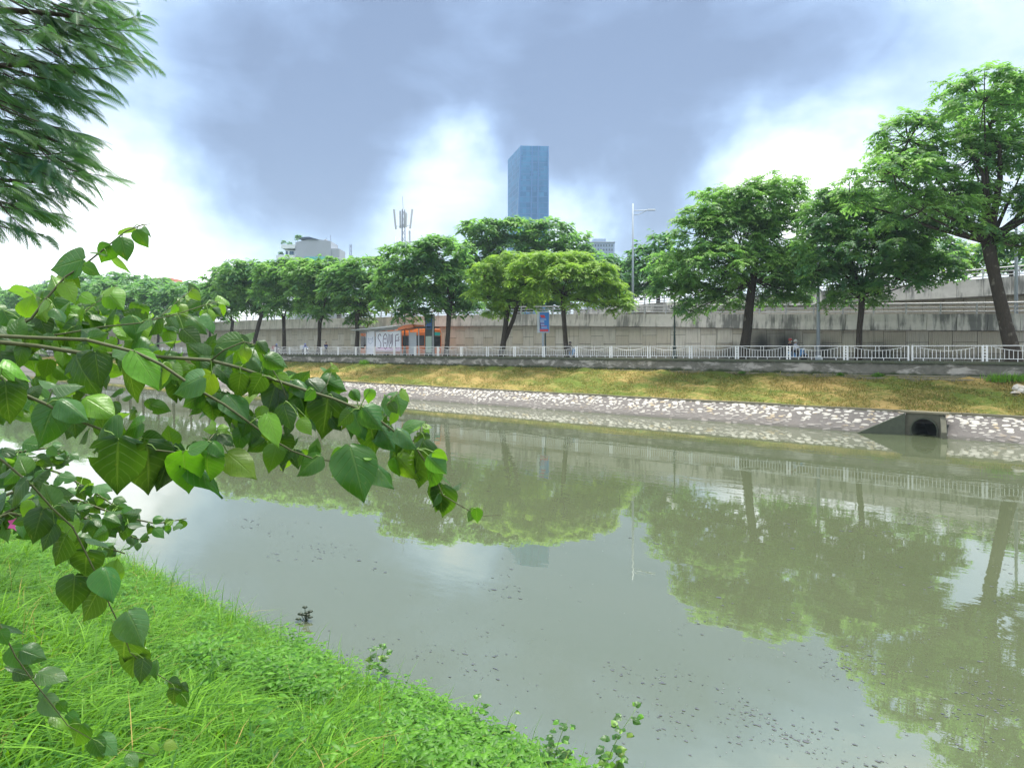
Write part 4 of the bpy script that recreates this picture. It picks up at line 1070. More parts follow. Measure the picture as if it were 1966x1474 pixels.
tree('roadside_tree', 'tree with a crooked dark trunk below the grey rooftop building', ROW, 55.4,
     [(612, 688, 10), (613, 650, 8), (614, 620, 9), (620, 600, 8)],
     [(590, 523, 50, 22), (640, 523, 47, 22), (575, 555, 34, 24), (620, 555, 42, 26), (600, 588, 34, 18), (645, 588, 26, 16), (610, 606, 26, 12)],
     18, .8, .85, 0, 'crown_green', .5)
tree('roadside_tree', 'tree with a straight dark trunk right of the navy rider', ROW, 55.4,
     [(546, 687, 9), (545, 640, 8), (545, 610, 8)],
     [(530, 533, 42, 24), (570, 528, 42, 24), (520, 565, 32, 24), (560, 570, 34, 24), (545, 598, 30, 14)],
     19, .75, .9, 0, 'crown_green', .44)
tree('roadside_tree', 'tree with a dark trunk bending right beside the wall end at left', ROW, 55.4,
     [(489, 686, 9), (490, 650, 9), (497, 620, 9), (504, 600, 8)],
     [(470, 528, 45, 24), (505, 533, 40, 24), (455, 560, 32, 26), (495, 565, 36, 26), (470, 592, 32, 16), (510, 592, 24, 14)],
     20, .75, .95, 0, 'crown_green', .38)
tree('roadside_tree', 'tree with a leaning thin trunk behind the leafy branch tip at left', ROW, 55.4,
     [(440, 684, 8), (443, 650, 7), (447, 615, 7)],
     [(435, 538, 37, 24), (420, 568, 35, 24), (450, 575, 28, 22), (440, 600, 26, 12)],
     21, .75, 1.0, 0, 'crown_green', .42)
ORD = 'first second third fourth fifth sixth seventh eighth ninth tenth eleventh twelfth thirteenth fourteenth fifteenth sixteenth seventeenth eighteenth nineteenth twentieth'.split()
xs = [402, 366, 333, 303, 275, 250, 226, 204, 184, 165, 147, 130, 112, 95, 78, 60, 42, 25, 8, -12]
for i, x in enumerate(xs):
    yb = 683; tp_ = 549 + (i % 3)*4 - (6 if 150 < x < 260 else 0) + (10 if x < 60 else 0); wd = 34 - i*.5
    tree('roadside_tree', ORD[i] + ' distant tree left of the leaning thin trunk in the far left row', ROW, 55.4, [(x, yb, 7), (x+1, 640, 5), (x+2, 612, 5)],
         [(x-wd*.5, tp_+18, wd*.8, 19), (x+wd*.5, tp_+15, wd*.8, 20), (x, tp_+42, wd*1.1, 24), (x, tp_+64, wd*.9, 18)], 40+i, .62, 1.25, 0, 'crown_far', .55, fpp=11)
BACK = 'trees rising behind the ramps'
def btree(label, x, lobes, seed, v=84, tb=.4, dens=.75, L=1.1, mt='crown_far', zb=3.4):
    tree('background_tree', label, BACK, v, [(x, 660, 12), (x+1, 600, 10), (x+2, max(l[1] for l in lobes)+10, 9)], lobes, seed, dens, L, 0, mt, tb, zb, fpp=12)
btree('tall dark tree at the foot of the glass tower', 995, [(930, 450, 45, 20), (990, 445, 50, 18), (1050, 455, 50, 22), (920, 485, 42, 26), (980, 485, 60, 28), (1050, 490, 55, 26), (1100, 470, 38, 22), (1125, 495, 26, 20), (900, 520, 35, 24), (1110, 520, 40, 22), (960, 525, 45, 22), (1000, 530, 50, 24), (1030, 560, 60, 24), (930, 560, 50, 24), (1110, 555, 50, 22), (1045, 588, 50, 20), (990, 585, 45, 20)], 71, 78, .38, .85, .95, 'crown_green')
btree('dark tree below the distant apartment block', 1165, [(1150, 520, 45, 26), (1190, 525, 40, 30), (1170, 555, 45, 28), (1205, 555, 30, 26)], 72, 84, .3)
btree('dark feathery tree just right of the tall street lamp', 1262, [(1265, 470, 32, 14), (1240, 500, 36, 20), (1280, 505, 36, 24), (1230, 535, 40, 26), (1275, 540, 42, 28), (1225, 560, 30, 16)], 73, 84, .3, .8)
btree('pale green tree glimpsed under the largest crown at right', 1850, [(1830, 500, 28, 18), (1865, 490, 30, 20), (1850, 515, 40, 18), (1900, 505, 30, 20)], 74, 92, .8, .8, .9, 'crown_bright')
btree('dark tree behind the leaning trunk at the right edge', 1940, [(1930, 480, 40, 24), (1975, 470, 40, 26), (1960, 505, 45, 20)], 75, 88, .3)
btree('dark tree filling the gap behind the mottled trunk', 1770, [(1740, 500, 40, 24), (1790, 490, 40, 26), (1770, 525, 45, 20)], 76, 86, .3)
btree('green tree behind the rails between shelter and tower', 870, [(830, 540, 40, 26), (890, 545, 40, 26), (760, 560, 40, 24), (730, 575, 40, 20), (860, 575, 50, 20), (920, 575, 40, 18)], 77, 80, .4)
btree('low green tree behind the rails left of the shelter', 650, [(600, 545, 45, 30), (660, 545, 45, 30), (720, 555, 40, 28), (550, 550, 45, 28), (500, 552, 45, 28), (450, 555, 45, 26), (480, 575, 50, 22), (430, 575, 50, 22), (620, 590, 60, 14)], 78, 80, .45)
btree('bushy tree behind the left tree row below the red roof', 260, [(170, 542, 50, 18), (240, 546, 50, 18), (310, 556, 50, 16), (380, 560, 40, 16), (110, 552, 40, 16)], 79, 72, .5, .6, 1.6)
btree('bushy tree at the far left end of the row', 20, [(0, 575, 50, 16), (60, 566, 40, 16)], 80, 70, .5, .6, 1.8)
btree('dark tree behind the railing right of the broad bright tree', 1560, [(1540, 520, 40, 30), (1580, 500, 40, 30), (1490, 530, 40, 24)], 81, 84, .3)
def roof_plant(x, y, r, label, seed):
    c = P(x, y, Yg+2.0); o = tag(empty('roof_shrub', tuple(c - Vector((0, 0, r)))), label, 'plant', 'plants on the rooftop building')
    MB().lathe((0, 0, -.3), [(.3, 0), (.42, .5)], 8).build('planter', 'roof_red', o)
    cm, _ = crown_mesh('foliage', [((0, 0, r), r, r, r*.8)], np.random.default_rng(seed), .9, .45, 0, .35, 10); link('foliage', cm, 'crown_far', o)
roof_plant(574, 458, 1.5, 'dark leafy tree on the roof edge of the grey building', 91); roof_plant(545, 466, .9, 'small round shrub at the left end of the roof parapet', 92)
roof_plant(556, 468, .8, 'low shrub in the middle of the roof parapet', 93); roof_plant(539, 487, .9, 'round shrub on the upper balcony corner', 94)

# ------------------------------------------------------------------ overhanging feathery tree, top left
ft = tag(empty('feathery_tree', (-9.3, 7.2, 2.9)), 'feathery leaved tree hanging in from the top left corner', 'tree')
FO = Vector((-9.3, 7.2, 2.9))
MB().tube([(0, 0, -.1), (.1, .1, 2), (.3, .2, 4.2), (.5, .4, 6.5)], [.32, .24, .2, .14], 10).build('trunk', 'bark', ft, smooth=True)
def frond_mesh(seed, K=12):
    rr = np.random.default_rng(seed)
    V, T, t = frond_arrays(np.zeros((1, 3)), np.array([[1.0, 0, .05]]), np.array([1.0]), np.array([.36]), np.array([rr.uniform(.15, .4)]), np.array([rr.uniform(.1, .8)]), K, rr)
    b = len(V); rp_ = [(x, 0, .05*x - .25*x*x) for x in np.linspace(0, 1, 5)]
    m = MB().tube(rp_, .007, 3, False); tri = []
    for f in m.f: tri += [(f[0], f[1], f[2]), (f[0], f[2], f[3])]
    return np.concatenate([V, np.array(m.v)]), np.concatenate([T, np.array(tri)+b]), np.concatenate([t, np.full(len(m.v), .3)])
FM = [frond_mesh(200+i) for i in range(7)]
FME = []
for V_, T_, t_ in FM:
    me = npmesh('frond', V_, T_, t_); me.materials.append(MATS['feather_green']); FME.append(me)
twm = MB(); allf = []
rt = random.Random(31)
limbs = [[(-260, 60, 8.4), (-120, 30, 8.6), (20, 20, 8.8), (130, 30, 9.0), (230, 45, 9.1)], [(-260, 140, 8.4), (-100, 130, 9.0), (40, 125, 9.3), (150, 140, 9.6)], [(-260, 250, 8.2), (-100, 255, 8.5), (0, 252, 8.7), (60, 254, 8.8), (120, 275, 9.0)],
         [(-240, 300, 8.2), (-120, 330, 8.4), (-20, 345, 8.6), (80, 350, 8.8)], [(-240, 360, 8.2), (-120, 400, 8.3), (-50, 430, 8.5), (-5, 455, 8.5)], [(-260, -60, 8.6), (-100, -70, 9.2), (60, -50, 9.5), (200, -20, 9.6)]]
for lb in limbs:
    pts = [P(*q_)-FO for q_ in lb]; st = Vector((.45, .35, 6.0)) if lb[0][1] < 200 else Vector((.3, .2, 4.4))
    twm.tube([st, st.lerp(pts[0], .5)+Vector((0, 0, .15))] + pts, [.08, .06] + [.045*(1-i/len(pts))+.006 for i in range(len(pts))], 6)
lob = [(60, 30, 130, 70, 9.2), (190, 40, 75, 65, 9.2), (140, 110, 90, 60, 9.3), (30, 110, 80, 70, 9.4), (60, 180, 90, 35, 9.4), (30, 260, 70, 60, 8.8), (90, 270, 85, 50, 8.9), (110, 330, 70, 50, 8.9), (40, 350, 90, 45, 8.7), (10, 420, 45, 35, 8.5), (-60, 250, 60, 200, 9.0), (-60, 60, 60, 120, 9.2), (90, -60, 150, 40, 9.4)]
for x, y, rx, ry, Yd in lob:
    for k in range(int(rx*ry/330)+3):
        a, q_ = rt.uniform(0, 2*math.pi), math.sqrt(rt.random())
        c = P(x + rx*q_*math.cos(a)-25, y + ry*q_*math.sin(a)-8, Yd + rt.uniform(-.9, .9)) - FO
        az = rt.gauss(-.15, .45); dirv = Vector((math.cos(az), math.sin(az), rt.uniform(-.55, .05))).normalized()
        tl = rt.uniform(.25, .5)
        twm.tube([c-dirv*.35 + Vector((0, 0, .05)), c, c+dirv*tl], [.009, .007, .003], 3, False)
        nf = rt.randint(6, 9)
        for i in range(nf):
            t = i/(nf-1); sgn = -1 if i % 2 else 1
            yaw = az + sgn*rt.uniform(.4, 1.0)*(1-.7*t); pit = math.atan2(-dirv.z, 1)*.8 + rt.uniform(-.15, .35)
            M = Matrix.Translation(c + dirv*tl*t) @ Matrix.Rotation(yaw, 4, 'Z') @ Matrix.Rotation(pit, 4, 'Y') @ Matrix.Rotation(rt.gauss(0, .5), 4, 'X') @ Matrix.Scale(rt.uniform(.24, .40), 4)
            allf.append((M, rt.randrange(7)))
twm.build('branches', 'bark', ft, smooth=True)['kind'] = 'stuff'
allf.sort(key=lambda q_: -(q_[0].translation.x + .4*q_[0].translation.z))
for M, k in allf[:300]:
    o = link('frond', FME[k], None, ft); o.matrix_local = M
VV, TT_, tt_ = [], [], []; b = 0
for M, k in allf[300:]:
    V_, T_, t_ = FM[k]; A = np.array(M); VV.append(V_ @ A[:3, :3].T + A[:3, 3]); TT_.append(T_+b); tt_.append(np.clip(t_ + rt.uniform(-.3, .3), 0, 1)); b += len(V_)
if VV: link('inner_fronds', npmesh('inner_fronds', np.concatenate(VV), np.concatenate(TT_), np.concatenate(tt_)), 'feather_green', ft)['kind'] = 'stuff'

# ------------------------------------------------------------------ near bank: grass, weeds, plants
def near_points(n, umax=70.0, vlo=.2, vhi=5.95, power=1.9):
    """random points (s, v) on the near slope that the lens can see, denser close by"""
    out = []
    tot = 0
    while tot < n:
        k = 400000; s_ = -umax*rng.random(k)**power + 3.0; v_ = rng.uniform(vlo, vhi, k)
        X_ = CA*s_ - SA*v_; Y_ = SA*s_ + CA*v_
        ok = (Y_ > 2.6) & (X_/Y_ > -.80) & (X_/Y_ < .76)
        zc = 2.95 - 3.05*v_/5.9; ok &= (HC-zc)/np.maximum(Y_, .1) < .72
        out.append(np.stack([s_, v_, zc, Y_], 1)[ok]); tot += int(ok.sum())
    return np.concatenate(out)[:n]
q = near_points(70000)
Yd = q[:, 3]; keep = rng.random(len(q)) < np.clip(1.3 - (q[:, 1]-4.2)*.25*(q[:, 0] > -9), .35, 1)
q = q[keep]; n = len(q)
clump = .5 + .5*np.sin(q[:, 0]*2.3 + 1.7*np.sin(q[:, 1]*1.9))*np.cos(q[:, 1]*2.9 + q[:, 0]*.7)
tall = rng.random(n) < .10
ln = np.where(tall, rng.uniform(.36, .62, n), rng.uniform(.15, .40, n))*(.70 + .5*clump)
wd = rng.uniform(.007, .019, n)*np.clip(q[:, 3]/9, 1, 2.4)
lean = np.tile(np.array([.1, .35, 0]), (n, 1)); lean /= np.linalg.norm(lean[0])/.5
V_, T_, t_ = blades(q[:, :3]-np.array([0, 0, .02]), ln, wd, rng.uniform(.4, 1.75, n), np.clip(rng.normal(.45, .30, n) + .25*(clump-.5), 0, 1), lean)
g = link('long_grass', npmesh('long_grass', V_, T_, t_), 'grass_green'); g.rotation_euler = (0, 0, ANG); tag(g, 'long fresh green grass covering the near bank', 'grass', kind='stuff')
# short dense under-grass hides the soil
q = near_points(45000); n = len(q)
V_, T_, t_ = blades(q[:, :3]-np.array([0, 0, .02]), rng.uniform(.06, .16, n), rng.uniform(.007, .014, n)*np.clip(q[:, 3]/6, 1, 3.5), rng.uniform(.6, 1.9, n), np.clip(rng.normal(.2, .2, n), 0, 1))
g = link('short_grass', npmesh('short_grass', V_, T_, t_), 'grass_green'); g.rotation_euler = (0, 0, ANG); tag(g, 'short dense green grass under the longer blades', 'grass', kind='stuff')
# broad leaved weeds near the water
def leaf_clouds(base, up, size, tint):
    """small folded ovate leaves: base (n,3), up direction (n,3): 6 verts 4 tris"""
    n = len(base); a = rng.uniform(0, 2*np.pi, n); d = np.stack([np.cos(a), np.sin(a), rng.uniform(-.25, .5, n)], 1); d /= np.linalg.norm(d, axis=1)[:, None]
    sd = np.stack([-d[:, 1], d[:, 0], np.zeros(n)], 1); sd /= np.linalg.norm(sd, axis=1)[:, None]
    nz = np.cross(d, sd); S_ = size[:, None]; V = np.zeros((n, 6, 3))
    V[:, 0] = base; V[:, 1] = base + d*S_*.45 - sd*S_*.21 + nz*S_*-.10; V[:, 2] = base + d*S_*.45; V[:, 3] = base + d*S_*.45 + sd*S_*.21 - nz*S_*.10
    V[:, 4] = base + d*S_*.78 - nz*S_*.08; V[:, 5] = base + d*S_ - np.array([0, 0, .22])*S_
    V[:, 2] += nz*S_*.05
    T = np.array([[0, 2, 1], [0, 3, 2], [1, 2, 5], [2, 3, 5]]); T = (T[None] + (np.arange(n)*6)[:, None, None]).reshape(-1, 3)
    return V.reshape(-1, 3), T, np.repeat(tint, 6)
q = near_points(16000, 16, 2.6, 6.15, 1.2)
# mostly the strip along the water's edge, to the right
pt_ = .5 + .5*np.sin(q[:, 0]*1.3 + 2.1*np.sin(q[:, 1]*1.1))*np.cos(q[:, 1]*1.7 + .9*q[:, 0])
pr_ = np.clip((q[:, 1]-4.0)/3.2 + (pt_-.5)*1.5, 0, 1)*np.clip((q[:, 0]+11)/6, 0, 1)
q = q[rng.random(len(q)) < pr_*.9 + .02]; n = len(q); L_ = []
H_ = rng.uniform(.16, .50, n)
idx = np.repeat(np.arange(n), 11); m_ = len(idx); t = rng.random(m_)**.6
base = q[idx, :3].copy(); off = rng.normal(0, .05, (m_, 2)); base[:, :2] += off + (rng.normal(0, .10, (n, 2))[idx])*t[:, None]; base[:, 2] += H_[idx]*t
V_, T_, t_ = leaf_clouds(base, None, rng.uniform(.05, .125, m_), np.clip(rng.normal(.45, .22, m_) + .25*(t-.5), 0, 1))
g = link('leafy_weeds', npmesh('leafy_weeds', V_, T_, t_), 'weed_green'); g.rotation_euler = (0, 0, ANG); tag(g, 'low leafy weeds crowding the edge of the water', 'weeds', kind='stuff')

q = near_points(750, 40); n = len(q)
V_, T_, t_ = blades(q[:, :3], rng.uniform(.3, .65, n), rng.uniform(.003, .007, n)*np.clip(q[:, 3]/8, 1, 2.5), rng.uniform(.2, 1.4, n), rng.uniform(.6, 1, n))
g = link('dry_stalks', npmesh('dry_stalks', V_, T_, t_), 'dry_grass'); g.rotation_euler = (0, 0, ANG); tag(g, 'thin dry straw stalks scattered through the near grass', 'grass', kind='stuff')
q = near_points(900, 30, 4.9, 6.25); n = len(q)
V_, T_, t_ = blades(q[:, :3], rng.uniform(.4, .85, n), rng.uniform(.006, .010, n)*np.clip(q[:, 3]/9, 1, 2.0), rng.uniform(.15, .9, n), rng.uniform(.1, .7, n))
g = link('shore_blades', npmesh('shore_blades', V_, T_, t_), 'grass_green'); g.rotation_euler = (0, 0, ANG); tag(g, 'tall ragged grass blades along the water edge', 'grass', kind='stuff')
# leaf shapes shared by the big leaved plants
def leaf_mesh(name, L=1.0, Wd=.46, fold=.18, curl=.25, wave=.02, hole=0, nt_=9, ns=7, seed=0, m='big_leaf'):
    r = random.Random(seed); tab_t = [0, .04, .1, .2, .3, .45, .6, .72, .82, .9, .95, 1.0]; tab_w = [.18, .56, .83, .98, 1.0, .93, .74, .52, .31, .15, .07, .0]
    ts = [0, .04, .1, .2, .32, .46, .6, .72, .83, .91, 1.0]; m_ = MB(); uv = []; ph = r.uniform(0, 6)
    for t in ts:
        w_ = float(np.interp(t, tab_t, tab_w))*Wd
        for k in range(ns):
            s_ = -1 + 2*k/(ns-1)
            back = -.07*(math.sin(abs(s_)*2.2))*max(0, 1 - t/.3)
            z = -fold*abs(s_)*w_*1.0 + fold*.35*(1-abs(s_))*w_ - curl*t*t*.6 + wave*math.sin(t*9 + s_*3 + ph)*abs(s_)
            m_.v.append((s_*w_, (t+back)*L, z)); uv.append((.5+.5*s_, t))
    nn = len(ts); miss = set()
    if hole:
        for _ in range(hole): miss.add((r.randint(2, 6), r.choice((0, 1, ns-3, ns-2))))
    for i in range(nn-1):
        for k in range(ns-1):
            if (i, k) in miss: continue
            m_.f.append((i*ns+k, i*ns+k+1, (i+1)*ns+k+1, (i+1)*ns+k))
    me = m_.mesh(name, True); ul = me.uv_layers.new(name='UVMap')
    for lp_ in me.loops: ul.data[lp_.index].uv = uv[lp_.vertex_index]
    me.materials.append(MATS[m]); return me
LM = [leaf_mesh('leaf', Wd=.39+.035*(i % 3), fold=(.1, .25, .4, .15, .55, .3, .2, .12)[i], curl=(.15, .35, .2, .5, .3, .1, .25, .4)[i], wave=(.02, .04, .03, .02, .05, .03, .04, .03)[i], hole=(0, 0, 0, 0, 0, 0, 1, 2)[i], seed=i) for i in range(8)]
LCOL = {'d': (.007, .042, .007), 'm': (.024, .105, .010), 'l': (.13, .29, .02), 'g': (.05, .14, .045)}  # leaf age tones; dark and grey ones also carry painted shade and sky sheen
def put_leaf(parent, B, T, roll, kind, variant, org, name='leaf'):
    B = Vector(B); T = Vector(T); y = (T-B); L = y.length; y.normalize()
    tocam = (Vector((0, 0, HC)) - B).normalized()
    z0 = tocam*.75 + Vector((0, 0, .65)); z0 = (z0 - y*z0.dot(y)).normalized()
    z = Matrix.Rotation(roll, 3, y) @ z0; x = y.cross(z)
    o = link(name, LM[variant], None, parent)
    M = Matrix((x, y, z)).transposed().to_4x4() @ Matrix.Scale(L, 4); M.translation = B - org
    o.matrix_local = M
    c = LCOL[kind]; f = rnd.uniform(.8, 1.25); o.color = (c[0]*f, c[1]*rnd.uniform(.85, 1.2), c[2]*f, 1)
    return o
def petiole(m, a, b, r=.0011):
    a, b = Vector(a), Vector(b); m.tube([a, a.lerp(b, .5)+Vector((0, 0, .004)), b], r, 4, False)

# ------------------------------------------------------------------ bougainvillea: long arching shoots across the view
BO = Vector((-1.62, 1.50, 2.85))
bg_ = tag(empty('bougainvillea', tuple(BO)), 'bougainvillea shoots with big heart shaped leaves reaching in from the left', 'shrub')
GB = {'B': (2.729, 0, 420), 'C': (3.685, 440, 640), 'D': (2.4, 0, 860), 'F': (1, 0, 0)}
def cc(g_, x, y): k, a, b = GB[g_]; return a+x/k, b+y/k
stems = [  # photo polyline, depth start/end, radius in mm start/end
    ([(-160, 640), (0, 645), (60, 648), (165, 652), (260, 676), (310, 700), (380, 748), (430, 776), (480, 812), (520, 842), (560, 865), (600, 880), (645, 886)], 1.36, 1.52, 4.2, 1.4),
    ([(-160, 650), (0, 657), (70, 664), (170, 680), (240, 679), (320, 686), (400, 691), (460, 706), (530, 730), (590, 750), (640, 765), (690, 785), (720, 800), (760, 830), (800, 862), (830, 905), (850, 950), (870, 962), (905, 982), (925, 990), (960, 988)], 1.46, 1.60, 5.0, .7),
    ([(-120, 680), (-20, 655), (60, 612), (90, 572), (125, 532), (160, 510), (200, 478), (240, 445), (270, 433), (288, 430)], 1.50, 1.62, 3.4, .9),
    ([(60, 650), (125, 640), (200, 627), (270, 620), (340, 603), (395, 585), (420, 578)], 1.55, 1.75, 2.4, .8),
    ([(270, 625), (310, 606), (345, 575), (372, 553)], 1.7, 1.8, 1.5, .7),
    ([(-140, 690), (0, 722), (40, 755), (90, 776), (130, 800), (200, 826), (260, 852), (300, 864), (350, 870), (395, 852), (412, 832)], 1.30, 1.42, 3.6, 1.0),
    ([(405, 692), (430, 672), (468, 656), (492, 662), (512, 692), (540, 736), (553, 772)], 1.50, 1.50, 1.8, .8),
    ([(615, 757), (628, 738), (636, 715)], 1.55, 1.58, 1.2, .6), ([(742, 778), (757, 762), (772, 746)], 1.56, 1.6, 1.2, .6), ([(790, 850), (808, 830), (820, 818)], 1.58, 1.6, 1.1, .6),
    ([(20, 655), (45, 618), (80, 575), (50, 560)], 1.62, 1.7, 1.6, .7), ([(125, 640), (160, 600), (200, 570), (225, 548)], 1.7, 1.8, 1.6, .7),
    ([(-120, 830), (0, 880), (60, 930), (100, 975), (140, 1012), (165, 1062), (190, 1112), (210, 1160), (235, 1212), (250, 1252), (300, 1292), (330, 1312), (362, 1352)], 1.75, 1.95, 3.4, .8),
    ([(-100, 1130), (0, 1200), (30, 1260), (60, 1302), (100, 1352), (130, 1392), (200, 1432), (300, 1450)], 1.85, 2.0, 2.4, .8)]
def stem_depth(x, y):
    best = None
    for pts, d0, d1, _, _ in stems:
        for i, (px_, py_) in enumerate(pts):
            e = (px_-x)**2 + (py_-y)**2
            if best is None or e < best[0]: best = (e, d0+(d1-d0)*i/(len(pts)-1), px_, py_)
    return best
for pts, d0, d1, r0, r1 in stems:
    n = len(pts); pp = [P(x, y, d0+(d1-d0)*i/(n-1))-BO for i, (x, y) in enumerate(pts)]
    rs = [(r0+(r1-r0)*i/(n-1))/1000 for i in range(n)]
    if pts[0][0] < -50:
        pp = [Vector((0, 0, 0)), Vector((.05, 0, pp[0].z*.6+.1))] + pp; rs = [.014, .009] + rs
    MB().tube(pp, rs, 6).build('stem', 'stem', bg_, smooth=True)
